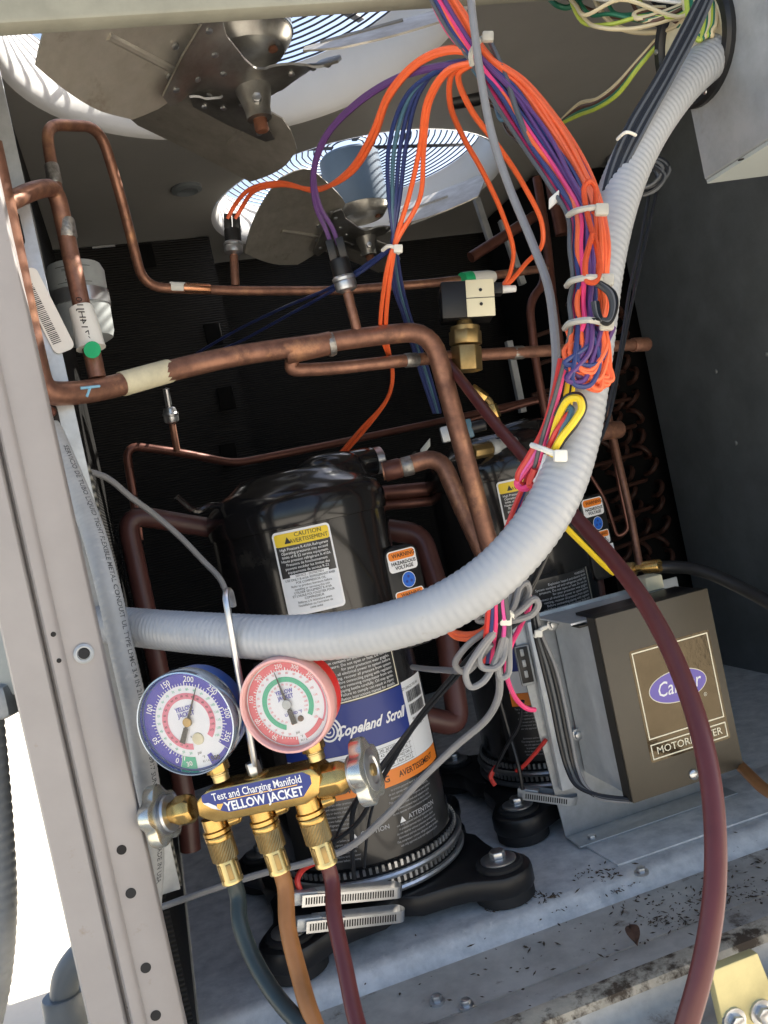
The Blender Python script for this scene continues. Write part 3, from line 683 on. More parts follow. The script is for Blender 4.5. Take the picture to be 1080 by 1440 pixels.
# crankcase heater: two steel rods round the foot of the shell over a perforated strap
ht = mk('crankcase_heater', *lathe([(CR+.0005, .041), (CR+.0045, .043), (CR+.0045, .079), (CR+.0005, .081)], CC, (0, 0, 1), 64), 'satin_black', comp)
for z in (.050, .068):
    n = 64; path = [CC+Vector(((CR+.0085)*math.cos(2*math.pi*k/n), (CR+.0085)*math.sin(2*math.pi*k/n), z)) for k in range(n+1)]
    mk('heater_rod', *sweep(path, .0042, 8), 'zinc', ht)
tt = []
for k in range(96):
    a = 2*math.pi*k/96; d = Vector((math.cos(a), math.sin(a), 0)); e = Vector((-d.y, d.x, 0))
    for z in (.0595, .0785): tt.append(obox(CC+d*(CR+.0050)+Vector((0, 0, z)), d, e, (0, 0, 1), .003, .0034, .0075))
o_ = mk('strap_teeth', *join(*tt), 'zinc', ht, smooth=False)
# mounting plate with four feet
for k in range(4):
    a = R_(45+90*k); d = Vector((math.cos(a), math.sin(a), 0)); e = Vector((-d.y, d.x, 0)); r0, r1 = .085, .190
    poly = [(r0, -.095), (.120, -.086), (.145, -.062), (.165, -.047)]+[(r1+.0400*math.cos(R_(q)), .0400*math.sin(R_(q))) for q in range(-80, 81, 20)]+[(.165, .047), (.145, .062), (.120, .086), (r0, .095)]
    V, Fc = prism(poly, CC, d, e, (0, 0, 1), .0140, .0415, .005)
    V = [v+Vector((0, 0, .003*max(0, min(1, (.165-math.hypot(v.x-CC.x, v.y-CC.y))/.06)))) for v in V]
    ft = mk('mounting_foot', V, Fc, 'satin_black', comp, sharp=40)
    bcn = CC+d*r1
    mk('grommet', *lathe([(.035, .001), (.0375, .003), (.0375, .016), (.035, .029), (.030, .030), (.030, .0455), (.027, .0478), (.012, .0480)], bcn, (0, 0, 1), 28), 'rubber', ft)
    mk('washer', *lathe([(.0005, .0478), (.0225, .0478), (.0225, .0498), (.016, .0518), (.011, .0518)], bcn, (0, 0, 1), 26), 'zinc', ft)
    hexbolt('bolt', bcn+Vector((0, 0, .0515)), (0, 0, 1), .0105, .0085, 'zinc', ft)
# terminal cover
na = R_(-72); tn = Vector((math.cos(na), math.sin(na), 0)); ts = Vector((-tn.y, tn.x, 0)); tz = Vector((0, 0, 1))
tc_ = at(577, 838, 1.150); tc_ = Vector((tc_.x, tc_.y, tc_.z))
cov = mk('terminal_cover', *prism(rrect(-.027, -.066, .027, .066, .012, 4), tc_, ts, tz, tn, -.06, 0, .003), 'satin_black', comp)
mk('cover_hub', *lathe([(.040, -.03), (.040, 0), (.036, .006), (.001, .008)], tc_-ts*.034+Vector((0, 0, .006))-tn*.016, tn, 24), 'gloss_black', cov)
def tf(o): return lambda x, y: tc_+ts*x+tz*y+tn*o
s1 = mk('warning_sticker', *flat(rrect(-.0235, .034, .0215, .062, .005), tf(.0004)), 'white_ink', cov, smooth=False)
mk('orange_panel', *flat(rrect(-.0215, .0495, .0195, .0605, .004), tf(.0007)), 'orange_ink', s1, smooth=False)
mk('printed_text', *lines([('WARNING', .002, .0550, .0075, dict(bold=.01)), ('HAZARDOUS', 0, .0450, .0064, dict(bold=.02)), ('VOLTAGE', 0, .0390, .0064, dict(bold=.02))], tf(.001)), 'black_ink', s1, smooth=False)
s2 = mk('round_sticker', *flat(circ(.0105, 28, .003, .0215), tf(.0004)), 'white_label', cov, smooth=False)
mk('blue_disc', *flat(circ(.0097, 28, .003, .0215), tf(.0007)), 'blue_round', s2, smooth=False)
mk('terminal_mark', *join(*[flat(circ(.0020, 10, .003+.0042*math.cos(a), .0215+.0042*math.sin(a)), tf(.001)) for a in (1.57, 3.67, 5.76)]), 'blue_ink', s2, smooth=False)
s3 = mk('warning_sticker', *flat(rrect(-.0225, -.0125, .0225, .0090, .004), tf(.0004)), 'white_ink', cov, smooth=False)
mk('orange_panel', *flat(rrect(-.0210, -.0015, .0210, .0078, .003), tf(.0007)), 'orange_ink', s3, smooth=False)
mk('printed_text', *lines([('WARNING', .002, .0032, .0065, dict(bold=.01)), ('USE COPPER', 0, -.0045, .0050, dict(bold=.02)), ('CONDUCTORS', 0, -.0092, .0050, dict(bold=.02))], tf(.001)), 'black_ink', s3, smooth=False)
s4 = mk('serial_sticker', *flat(rrect(-.020, -.0305, .0265, -.0145, .001), tf(.0006)), 'white_label', cov, smooth=False)
mk('printed_panel', *flat(rrect(-.016, -.0285, .002, -.0180, .0005), tf(.0009)), 'grey_ink', s4, smooth=False)
# rear compressor: the same machine
CC2 = Vector((.557, 1.325, 0))
comp2 = dup(comp, CC2-CC, 'farther black scroll compressor half hidden behind the white conduit and wires')

# hose clamps whose tails stick out in front of the nearer compressor
def clamp(name, label, p0, p1, back, hgt, m='zinc'):
    t = thing(name, label, 'hose clamp', (p0+p1)/2-Vector((0, 0, .02)), 'hose clamp bands at the compressor feet')
    d = (p1-p0).normalized(); n_ = Vector((d.y, -d.x, 0)); L = (p1-p0).length; up = d.cross(n_); up = up if up.z > 0 else -up
    turn = [p1+n_*(-.012*(1-math.cos(R_(a))))+d*(.010*math.sin(R_(a))) for a in range(20, 181, 20)]
    path = [p0, p0+d*L*.5, p1]+turn+[turn[-1]-d*back*.6, turn[-1]-d*back]
    V = []; Fc = []
    for i, p in enumerate(path): V += [p-up*hgt/2, p+up*hgt/2]
    for i in range(len(path)-1): Fc.append((2*i, 2*i+2, 2*i+3, 2*i+1))
    V2 = V+[]
    mk('band', V, Fc, m, t)
    sl = []; k = .004
    while k < L-.004:
        sl.append(flat([(k, -hgt*.28), (k+.0016, -hgt*.28), (k+.0016, hgt*.30), (k, hgt*.30)], lambda x, y: p0+d*x+up*y+n_*.0004)); k += .0031
    mk('slots', *join(*sl), 'hole_dark', t, smooth=False)
    sc_ = mk('screw_housing', *obox(p0-n_*.014+d*.006, d, n_, up, .03, .013, hgt*1.15, .002), 'galvanized', t)
    mk('screw', *lathe([(.004, -.01), (.004, .03), (.0055, .031), (.0055, .036), (.0001, .0365)], p0-n_*.010+d*.012, d, 14), 'zinc', t)
    return t
clamp('hose_clamp', 'upper shiny slotted clamp tail in front of the nearer compressor foot', at(425, 1268, 1.0), at(558, 1256, 1.04), .1, .0135)
clamp('hose_clamp', 'lower shiny slotted clamp tail in front of the nearer compressor foot', at(431, 1305, .99), at(562, 1290, 1.03), .1, .0135)
clamp('hose_clamp', 'dull slotted clamp tail beside the farther compressor foot', at(735, 1119, 1.24), at(800, 1128, 1.22), .06, .0125, 'galvanized')

# ================================================================== copper piping
def cp(name, label, pts, r, m='copper', rad=.03, cat='pipe', n=14, group=None):
    P3 = [at(*p) for p in pts]; lo = min(P3, key=lambda v: v.z)
    t = thing(name, label, cat, lo, group); pipe('tube', P3, r, m, t, rad, n); return t, P3
def collar(t, p, d, r, l, m, name='coupling', n=18):
    return mk(name, *lathe([(r*.93, -l/2-.0015), (r, -l/2), (r, l/2), (r*.93, l/2+.0015)], p, d, n), m, t)
hd, hp = cp('suction_pipe', 'thick copper header pipe from the post bending down behind the wires', [(-16, 200, .83), (6, 300, .845), (24, 390, .855), (42, 478, .862), (60, 554, .868), (108, 553, .90), (150, 546, .93), (240, 521, .985), (330, 500, 1.025), (430, 486, 1.06), (520, 473, 1.08), (606, 464, 1.10), (640, 590, 1.11), (690, 775, 1.13), (708, 842, 1.15), (735, 860, 1.30)], .0122, 'copper', .045)
c0 = at(434, 489, 1.0605); collar(hd, c0, at(470, 482, 1.068)-at(400, 497, 1.054), .0140, .056, 'copper')
mk('braze_ring', *lathe([(.0143, -.004), (.0149, 0), (.0138, .004)], at(465, 484, 1.067), at(470, 482, 1.068)-at(400, 497, 1.054), 18), 'braze', hd)
tb = [hp[6].lerp(hp[7], t_) for t_ in (.22, .6, .98)]
mk('paper_tag', *sweep(spline(tb, 5), .0132, 14), 'cream_label', hd)
# chalked T
mk('chalk_mark', *join(sweep([at(113, 546, .890), at(140, 543, .908)], .0015, 6), sweep([at(127, 544, .899), at(122, 558, .896)], .0015, 6)), 'chalk_blue', hd)
bp2, q2 = cp('copper_pipe', 'copper stub rising from the header and curving left to the post', [(137, 532, .925), (115, 430, .93), (92, 325, .935), (78, 262, .93), (45, 268, .885), (9, 286, .847)], .0092, 'copper', .03)
collar(bp2, at(93, 322, .935), at(100, 360, .935)-at(88, 300, .935), .0102, .018, 'braze', 'braze_ring')
sl = mk('tag_sleeve', *sweep(spline([at(113, 432, .9295), at(120, 455, .9285), at(128, 490, .9265)], 5), lambda i: .0118+.0035*i/10, 14), 'white_tape', bp2)
textm('printed_text', '00714HJ10', .012, lambda x, y: at(117, 452, .9145)+(at(113, 432, .9145)-at(121, 470, .9125)).normalized()*x+IR*y*.8, 'black_ink', sl)
gs_ = at(130, 492, .912); mk('green_dot', *lathe([(.0088, 0), (.0088, .0007), (.0001, .001)], gs_-ray(131, 499)*.003, -FW, 20), 'green_ink', sl)
c3, q3 = cp('copper_pipe', 'thin copper line looping up in an arch then across the dark coil', [(92, 318, .945), (72, 232, .955), (64, 175, .965), (140, 178, 1.04), (168, 270, 1.08), (202, 404, 1.14), (335, 409, 1.20), (470, 409, 1.25), (600, 399, 1.30), (690, 388, 1.36), (768, 377, 1.42)], .0064, 'copper', .028)
collar(c3, at(75, 246, .9535), at(78, 260, .952)-at(72, 232, .955), .0078, .02, 'braze', 'braze_ring')
collar(c3, at(276, 405.5, 1.171), at(335, 409, 1.2)-at(202, 404, 1.14), .0068, .034, 'copper_bright', 'tinned_patch')
collar(c3, at(250, 404, 1.16), at(335, 409, 1.2)-at(202, 404, 1.14), .0068, .018, 'white_tape', 'paper_tag')
tp = mk('tape_sleeve', *lathe([(.0072, -.026), (.0115, -.022), (.0105, .015), (.0085, .026)], at(676, 391, 1.345), at(690, 388, 1.36)-at(640, 394, 1.32), 16), 'white_tape', c3)
mk('green_tape', *lathe([(.0108, -.009), (.0112, .009)], at(656, 392.5, 1.328), at(690, 388, 1.36)-at(640, 394, 1.32), 16), 'green_ink', tp)
d4, q4 = cp('copper_pipe', 'copper branch pipe under the header running right past the valve', [(418, 492, 1.068), (405, 521, 1.07), (470, 518, 1.09), (560, 508, 1.12), (640, 501, 1.16), (760, 494, 1.22), (905, 484, 1.32)], .0082, 'copper', .022)
for px, py, z in ((578, 506.5, 1.129), (728, 496, 1.205)): collar(d4, at(px, py, z), at(640, 501, 1.16)-at(560, 508, 1.12), .0092, .016, 'braze', 'braze_ring')
collar(d4, at(900, 484.5, 1.316), at(905, 484, 1.32)-at(760, 494, 1.22), .0105, .028, 'copper', 'end_cap')
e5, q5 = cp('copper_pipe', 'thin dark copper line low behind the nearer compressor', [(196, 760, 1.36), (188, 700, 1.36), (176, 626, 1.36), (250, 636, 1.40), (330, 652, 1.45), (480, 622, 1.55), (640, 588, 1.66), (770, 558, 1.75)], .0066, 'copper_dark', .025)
g7, q7 = cp('discharge_pipe', 'brown painted pipe elbow left of the nearer compressor', [(300, 743, 1.17), (250, 735, 1.15), (176, 722, 1.13), (203, 850, 1.12), (232, 985, 1.11), (262, 1130, 1.10), (268, 1195, 1.10)], .0130, 'brown_paint', .04)
h8, q8 = cp('discharge_pipe', 'brown painted U-shaped pipe right of the nearer compressor', [(545, 745, 1.30), (592, 752, 1.30), (622, 850, 1.27), (633, 930, 1.25), (645, 1020, 1.23), (600, 1010, 1.21), (560, 1000, 1.20)], .0165, 'brown_paint', .05)
s9p, q9 = cp('suction_pipe', 'copper elbow leaving the top of the nearer compressor to the right', [(538, 663, 1.2), (560, 659, 1.2), (618, 640, 1.2), (648, 710, 1.19), (690, 800, 1.18), (702, 830, 1.19), (735, 850, 1.32)], .0124, 'copper', .045)
collar(s9p, at(573, 655.5, 1.2), at(600, 649, 1.2)-at(560, 659, 1.2), .0135, .012, 'braze', 'braze_ring')
collar(s9p, at(552, 660.5, 1.2), at(600, 649, 1.2)-at(560, 659, 1.2), .0140, .020, 'copper_dark')
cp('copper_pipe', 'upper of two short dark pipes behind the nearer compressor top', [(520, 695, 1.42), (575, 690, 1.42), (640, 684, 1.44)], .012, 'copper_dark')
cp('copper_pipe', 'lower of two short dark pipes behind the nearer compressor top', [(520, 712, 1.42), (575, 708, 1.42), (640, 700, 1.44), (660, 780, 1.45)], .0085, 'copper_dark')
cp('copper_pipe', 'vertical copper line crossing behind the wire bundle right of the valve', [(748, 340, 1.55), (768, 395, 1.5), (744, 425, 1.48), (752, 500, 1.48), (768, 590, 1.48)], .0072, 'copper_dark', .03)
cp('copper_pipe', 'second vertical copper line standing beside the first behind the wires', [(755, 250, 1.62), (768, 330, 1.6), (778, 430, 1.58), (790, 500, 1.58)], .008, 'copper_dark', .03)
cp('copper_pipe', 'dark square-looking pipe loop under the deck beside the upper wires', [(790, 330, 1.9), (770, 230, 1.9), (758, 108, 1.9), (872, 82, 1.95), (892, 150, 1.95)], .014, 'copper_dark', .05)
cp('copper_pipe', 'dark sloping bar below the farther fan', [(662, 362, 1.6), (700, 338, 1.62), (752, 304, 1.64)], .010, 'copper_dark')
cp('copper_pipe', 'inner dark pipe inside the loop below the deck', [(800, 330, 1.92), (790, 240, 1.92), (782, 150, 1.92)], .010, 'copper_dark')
cp('capillary_pipe', 'narrow hairpin tube beside the right coil', [(812, 640, 1.55), (850, 700, 1.55), (868, 756, 1.55), (884, 745, 1.55), (872, 690, 1.55), (856, 600, 1.55)], .0035, 'copper_dark', .02, n=8)
cp('copper_pipe', 'slim copper line descending in front of the right coil bends', [(850, 560, 1.5), (870, 650, 1.48), (886, 720, 1.46), (900, 800, 1.44)], .0062, 'copper')
cp('copper_pipe', 'stout copper stub behind the right side of the white conduit', [(800, 618, 1.35), (850, 606, 1.38), (870, 604, 1.4)], .014, 'copper')
cp('copper_pipe', 'short brown pipe standing behind the control box top', [(830, 740, 1.45), (835, 800, 1.42), (845, 870, 1.40)], .013, 'brown_paint')
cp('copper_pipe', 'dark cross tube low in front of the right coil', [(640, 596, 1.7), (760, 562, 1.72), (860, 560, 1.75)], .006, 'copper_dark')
for k, (x, y, x2, y2, d) in enumerate(((705, 310, 735, 400, 1.85), (715, 480, 735, 580, 1.8), (670, 280, 690, 340, 1.9))):
    o = mk('support_bracket', *sweep([at(x, y, d), at(x2, y2, d)], .009, 4), 'galvanized_dull', smooth=False)
    tag(o, ('thin grey support strip beside the solenoid valve top', 'thin grey support strip below the branch pipe', 'thin grey support strip right of the farther fan')[k], 'bracket')

# ---- pressure switches on the lines
def pswitch(label, base, tip, s, bodym='satin_black', plug=True):
    d = (tip-base).normalized(); L = (tip-base).length
    t = thing('pressure_switch', label, 'pressure switch', base, 'pressure switches on the copper lines')
    mk('stem', *lathe([(.0055*s, 0), (.0055*s, L*.42), (.0045*s, L*.45)], base, d, 14), 'copper', t)
    mk('crimp_can', *lathe([(.006*s, L*.44), (.010*s, L*.46), (.0118*s, L*.475), (.0122*s, L*.54), (.0118*s, L*.56), (.0128*s, L*.57), (.0128*s, L*.60), (.0112*s, L*.62)], base, d, 22), 'zinc', t)
    if plug:
        b_ = mk('switch_body', *lathe([(.0108*s, L*.62), (.0110*s, L*.78), (.0105*s, L*.80)], base, d, 18), bodym, t)
        x, y, z = basis(d, -FW)
        for k in (-1, 1): mk('plug', *obox(base+d*L*.90+y*(.0055*s*k), x, y, d, .013*s, .0085*s, L*.22, .001), bodym, t)
    else:
        mk('valve_tip', *lathe([(.0112*s, L*.62), (.009*s, L*.68), (.005*s, L*.7), (.005*s, L*.98), (.0001, L)], base, d, 16), 'zinc', t)
    return t
pswitch('pressure switch on the upper copper line with two orange wires', at(331, 402, 1.2), at(326, 303, 1.2), 1.05)
pswitch('large pressure switch on the copper header with two purple wires', at(503, 468, 1.075), at(470, 338, 1.06), 1.12)
pswitch('small silver valve core on the low copper line under the cream tag', at(249, 634, 1.39), at(233, 545, 1.36), .95, plug=False)

# ---- solenoid valve
sv = thing('solenoid_valve', 'brass solenoid valve with a black and cream coil block', 'valve', at(657, 525, 1.15))
up_ = (at(650, 400, 1.15)-at(657, 525, 1.15)).normalized(); rt = (IR-up_*IR.dot(up_)).normalized(); fr_ = rt.cross(up_); fr_ = fr_ if fr_.dot(FW) < 0 else -fr_
vb = at(657, 522, 1.15)
mk('valve_body', *bevelled(*lathe([(.0205, 0), (.0205, .032)], vb, up_, 6, rt), .0015), 'brass_dull', sv)
mk('hex_nut', *bevelled(*lathe([(.0215, .034), (.0215, .052)], vb+fr_*0, up_, 8, rt), .0015), 'brass_dull', sv)
mk('valve_neck', *lathe([(.019, .050), (.0195, .0575), (.011, .060), (.0085, .071)], vb, up_, 24), 'brass_dull', sv)
cbk = at(655, 426, 1.15)
r2 = (rt*math.cos(R_(40))-fr_*math.sin(R_(40))); f2_ = (fr_*math.cos(R_(40))+rt*math.sin(R_(40)))
cbx = mk('coil_block', *obox(cbk, rt, fr_, up_, .066, .045, .047, .002), 'satin_black', sv)
mk('coil_plate', *obox(cbk+rt*.0165+fr_*.0235, rt, fr_, up_, .036, .002, .047, .0008), 'valve_cream', sv)
mk('plate_seam', *obox(cbk+rt*.0165+fr_*.0248, rt, fr_, up_, .036, .0006, .0008), 'black_ink', sv)
for dz in (.010, -.008): mk('plate_screw', *lathe([(.0022, 0), (.002, .0012), (.0001, .0014)], cbk+rt*.017+fr_*.0246+up_*dz, fr_, 12), 'black_ink', sv)
mk('coil_tab', *obox(cbk+rt*.041+up_*.015, rt, fr_, up_, .013, .02, .014, .001), 'satin_black', sv)
mk('lead_sleeve', *lathe([(.0042, 0), (.0052, .001), (.0045, .018), (.003, .019)], cbk+rt*.0475+up_*.015, rt, 14), 'wire_white', sv)

# ---- brass flare fitting and sockets above the rear compressor
ff = thing('flare_fitting', 'small brass angled flare fitting above the farther compressor', 'fitting', at(705, 595, 1.25))
mk('flare_nut', *bevelled(*lathe([(.0085, 0), (.0085, .026)], at(662, 546, 1.25), at(684, 562, 1.25)-at(662, 546, 1.25), 6), .001), 'brass', ff)
tube('elbow', [at(678, 557, 1.25), at(688, 564, 1.25), at(692, 574, 1.25), at(697, 586, 1.25)], .005, 'brass_dull', ff)
mk('flare_body', *bevelled(*lathe([(.0105, 0), (.0105, .02)], at(689, 570, 1.25), at(696, 590, 1.25)-at(689, 570, 1.25), 6), .001), 'brass', ff)
mk('flare_stem', *lathe([(.006, .018), (.006, .034), (.008, .035), (.008, .045), (.0001, .046)], at(689, 570, 1.25), at(704, 606, 1.25)-at(689, 570, 1.25), 14), 'brass_dull', ff)
ct = thing('union_fitting', 'dull metal union fitting on the farther compressor top', 'fitting', at(680, 640, 1.3))
a_, b_ = at(664, 636, 1.3), at(694, 630, 1.32)
mk('union_nut', *bevelled(*lathe([(.0115, 0), (.0115, .034)], a_, b_-a_, 8), .001), 'brass_dull', ct)
mk('union_collar', *lathe([(.0125, .033), (.014, .036), (.014, .044), (.012, .046), (.012, .08)], a_, b_-a_, 20), 'galvanized_dull', ct)
wc = thing('wire_connector', 'pale plug connector with a clear housing above the farther compressor', 'connector', at(650, 620, 1.22))
a_, b_ = at(622, 612, 1.22), at(654, 604, 1.22)
mk('housing', *obox((a_+b_)/2, (b_-a_).normalized(), fr_, (b_-a_).normalized().cross(fr_), .036, .014, .022, .002), 'galvanized', wc)
mk('plug', *obox(b_+(b_-a_).normalized()*.003, (b_-a_).normalized(), fr_, (b_-a_).normalized().cross(fr_), .014, .016, .026, .002), 'wire_sky', wc)
mk('plug_boot', *lathe([(.008, .008), (.008, .028), (.006, .03)], b_, b_-a_, 16), 'satin_black', wc)
wd = thing('wire_connector', 'small pale pin connector left of the copper elbow', 'connector', at(600, 636, 1.3))
mk('housing', *obox(at(598, 630, 1.3), (at(605, 622, 1.3)-at(590, 640, 1.3)).normalized(), fr_, up_, .022, .01, .012, .001), 'cover_grey', wd)
# ---- filter drier / bulb strapped at the left
fd = thing('filter_drier', 'grey canister with a metal strap and printed label beside the post', 'canister', at(124, 470, 1.04))
u3 = (at(106, 372, 1.04)-at(124, 480, 1.04)).normalized(); b3 = at(122, 484, 1.04)
mk('canister', *lathe([(.001, 0), (.022, .001), (.031, .006), (.0335, .014), (.0335, .084), (.030, .092), (.016, .097), (.001, .098)], b3, u3, 36), 'bulb_grey', fd)
st_ = mk('strap', *lathe([(.0335, .043), (.0348, .0435), (.0348, .060), (.0335, .0605)], b3, u3, 36), 'zinc', fd)
e3 = u3.cross(FW).normalized(); fx = (-FW+u3*FW.dot(u3)).normalized(); sd3 = u3.cross(fx); sd3 = sd3 if sd3.dot(IR) > 0 else -sd3
mk('strap_ear', *obox(b3+u3*.052-sd3*.038+fx*.01, sd3, fx, u3, .02, .003, .017, .001), 'zinc', st_)
def canf(x, y, R=.0339): a = x/R; return b3+u3*y+(fx*math.cos(a)+sd3*math.sin(a))*R
mk('printed_text', *lines([('2/12', .010, .088, .006, {}), ('FILTER-DRIER', .008, .079, .0042, {}), ('LIQUID LINE', .009, .073, .0036, {}), ('MAX 650 PSIG', .009, .0675, .0036, {}), ('3000150', .013, .037, .0058, {}), ('COH-2', .015, .0305, .0058, {}), ('FLOW 01-08', .013, .019, .005, {})], canf), 'black_ink', fd, smooth=False)
mk('print_line', *join(*[join(*[flat([(-.012+.004*k, y), (-.008+.004*k, y), (-.008+.004*k, y+.0006), (-.012+.004*k, y+.0006)], canf) for k in range(10)]) for y in (.083, .0645)]), 'black_ink', fd, smooth=False)

# ================================================================== fan speed controller box on its bracket
bx = thing('controller_box', 'olive brown metal controller box with a bronze foil nameplate on a galvanized bracket', 'controller box', (.59, 1.1, 0))
BX0, BX1, BZ0, BZ1, BY = .5055, .6705, .081, .319, 1.0
mk('bracket', *prism([(.4635, .004), (.7160, .004), (.7160, .318), (.4480, .318)], (0, 1.137, 0), (1, 0, 0), (0, 0, 1), (0, 1, 0), 0, .003, .0008), 'galvanized', bx)
mk('bracket_foot', *boxg((.4635, 1.095, .0037), (.716, 1.137, .0062), .0008), 'galvanized', bx)
body = mk('box_body', *bevelled(*boxg((BX0+.003, 1.016, BZ0+.006), (BX1-.004, 1.131, BZ1-.008)), .001, 1), 'galv_light', bx)
fl = mk('flange', *boxg((.4700, 1.1325, .072), (BX0+.003, 1.1355, .312), .0008), 'galvanized', bx)
mk('flange_strip', *boxg((.4665, 1.1225, .074), (.4835, 1.1320, .312), .0008), 'galv_light', bx)
for px, py in ((777, 878), (812, 1033)): hexbolt('bolt', atY(px, py, 1.1222), (0, -1, 0), .0062, .007, 'zinc', bx, .0085)
for px, py in ((774, 950),): hexbolt('screw', atY(px, py, 1.1362), (0, -1, 0), .0035, .004, 'zinc', bx)
lid = mk('lid', *bevelled(*boxg((BX0, BY, BZ0), (BX1, BY+.004, BZ1)), .0015), 'box_olive', bx)
mk('lid_side', *boxg((BX0+.0002, BY+.0045, BZ0+.0005), (BX0+.0022, BY+.024, BZ1-.0005)), 'box_edge', bx)
mk('lid_side', *boxg((BX1-.0022, BY+.0045, BZ0+.0005), (BX1-.0002, BY+.024, BZ1-.0005)), 'box_edge', bx)
mk('lid_top', *boxg((BX0+.0024, BY+.0045, BZ1-.0025), (BX1-.0024, BY+.024, BZ1-.0005)), 'box_edge', bx)
mk('lid_bottom', *boxg((BX0+.0024, BY+.0045, BZ0+.0005), (BX1-.0024, BY+.024, BZ0+.0025)), 'box_edge', bx)
mk('top_flap', *boxg((BX0-.012, BY+.0245, BZ1-.012), (BX0+.060, BY+.046, BZ1-.0095)), 'box_edge', bx)
mk('box_top', *boxg((BX0-.02, 1.03, BZ1-.0075), (BX1-.002, 1.130, BZ1-.005)), 'galv_light', bx)
mk('box_top_cover', *boxg((BX0+.01, 1.0245, BZ1-.0045), (BX1-.001, 1.072, BZ1-.001)), 'satin_black', bx)
hexbolt('screw', Vector((BX0+.012, BY+.034, BZ1-.0094)), (0, 0, 1), .004, .006, 'brass_dull', bx)
mk('top_clip', *bevelled(*boxg((.640, 1.095, BZ1-.0045), (.668, 1.128, BZ1+.016)), .003), 'valve_cream', bx)
def bf(o): return lambda x, y: Vector((x, BY-o, y))
pl = [atY(x, y, BY) for x, y in ((886, 919), (992, 890), (1020, 1007), (914, 1041))]
nx0, nx1 = (pl[0].x+pl[3].x)/2, (pl[1].x+pl[2].x)/2; nz1, nz0 = (pl[0].z+pl[1].z)/2, (pl[2].z+pl[3].z)/2
pb = [atY(x, y, BY) for x, y in ((916, 1047), (1021, 1014), (1025, 1034), (921, 1069))]; mz1, mz0 = (pb[0].z+pb[1].z)/2, (pb[2].z+pb[3].z)/2
npz = mk('nameplate', *flat(rrect(nx0-.003, mz0-.003, nx1+.003, nz1+.003, .003), bf(.0004)), 'foil', lid, smooth=False)
def frame(x0, y0, x1, y1, t_, fn): return join(flat([(x0, y0), (x1, y0), (x1, y0+t_), (x0, y0+t_)], fn), flat([(x0, y1-t_), (x1, y1-t_), (x1, y1), (x0, y1)], fn), flat([(x0, y0+t_), (x0+t_, y0+t_), (x0+t_, y1-t_), (x0, y1-t_)], fn), flat([(x1-t_, y0+t_), (x1, y0+t_), (x1, y1-t_), (x1-t_, y1-t_)], fn))
mk('frame_line', *join(frame(nx0, nz0, nx1, nz1, .0016, bf(.0007)), frame(nx0, mz0, nx1, mz1, .0016, bf(.0007))), 'cream_ink', npz, smooth=False)
ec = atY(953, 964, BY); ea, eb = .0425, .0205
mk('oval_rim', *flat([(ec.x+ea*math.cos(R_(a)), ec.z+eb*math.sin(R_(a))) for a in range(0, 360, 8)], bf(.0007)), 'cream_ink', npz, smooth=False)
mk('oval_badge', *flat([(ec.x+(ea-.0011)*math.cos(R_(a)), ec.z+(eb-.0011)*math.sin(R_(a))) for a in range(0, 360, 8)], bf(.0010)), 'purple_ink', npz, smooth=False)
mk('badge_print', *lines([('Carrier', ec.x, ec.z, .0265, dict(shear=.28, sx=.80, bold=.004))], bf(.0013)), 'white_ink', npz, smooth=False)
mk('nameplate_print', *lines([('MOTORMASTER', (nx0+nx1)/2, (mz0+mz1)/2, .0132, dict(sx=1.02, bold=.004))], bf(.0010)), 'cream_ink', npz, smooth=False)
mk('registered_mark', *lines([('®', ec.x+.036, ec.z-.021, .007, {})], bf(.0010)), 'cream_ink', npz, smooth=False)
mk('lid_screw', *lathe([(.0068, 0), (.0066, .0022), (.005, .0034), (.0001, .0036)], atY(975, 1089, BY), (0, -1, 0), 20), 'zinc', lid)

# ================================================================== gauge manifold hanging from the white conduit
MLp = at(268, 1140, .775); MRp = at(452, 1096, .742)
MA = (MRp-MLp).normalized(); MUP = (Vector((0, 0, 1))-MA*MA.z).normalized(); MN = MA.cross(MUP)
if MN.dot(FW) > 0: MN = -MN
MC = (MLp+MRp)/2
man = thing('gauge_manifold', 'brass test gauge manifold hanging from the white conduit by a wire hook', 'gauge manifold', MC-MUP*.05)
def ML(a, b, c=0): return MC+MA*a+MUP*b+MN*c
def onM(px, py, c=0):           # photo pixel to (a, b) on the plane c
    r = ray(px, py); t = ((MC+MN*c)-CAM).dot(MN)/r.dot(MN); p = CAM+r*t-MC; return p.dot(MA), p.dot(MUP)
# body
bd = [onM(x, y, .015) for x, y in ((275, 1128), (290, 1112), (437, 1080), (451, 1092), (449, 1118), (430, 1132), (303, 1158), (279, 1150))]
mk('manifold_body', *prism(bd, MC, MA, MUP, MN, -.016, .015, .0025), 'brass', man)
lb = [onM(x, y, .0155) for x, y in ((283, 1119), (297, 1113), (425, 1086), (436, 1091), (438, 1102), (427, 1120), (322, 1142), (305, 1139), (284, 1128))]
lab = mk('name_label', *flat(lb, lambda a, b: ML(a, b, .0154)), 'blue_label', man, smooth=False)
def lf_(o, ang): 
    ca, sa = math.cos(ang), math.sin(ang); return lambda x, y: ML(x*ca-y*sa, x*sa+y*ca, o)
p1 = onM(360, 1109, .0157); p2 = onM(371, 1124, .0157); an = math.atan2(onM(425, 1092)[1]-onM(300, 1119)[1], onM(425, 1092)[0]-onM(300, 1119)[0])
def along(p, o): 
    ca, sa = math.cos(an), math.sin(an); return lambda x, y: ML(p[0]+x*ca-y*sa, p[1]+x*sa+y*ca, o)
mk('label_print', *lines([('Test and Charging Manifold', 0, 0, .0092, dict(sx=.82, bold=.012))], along(p1, .0157)), 'white_ink', lab, smooth=False)
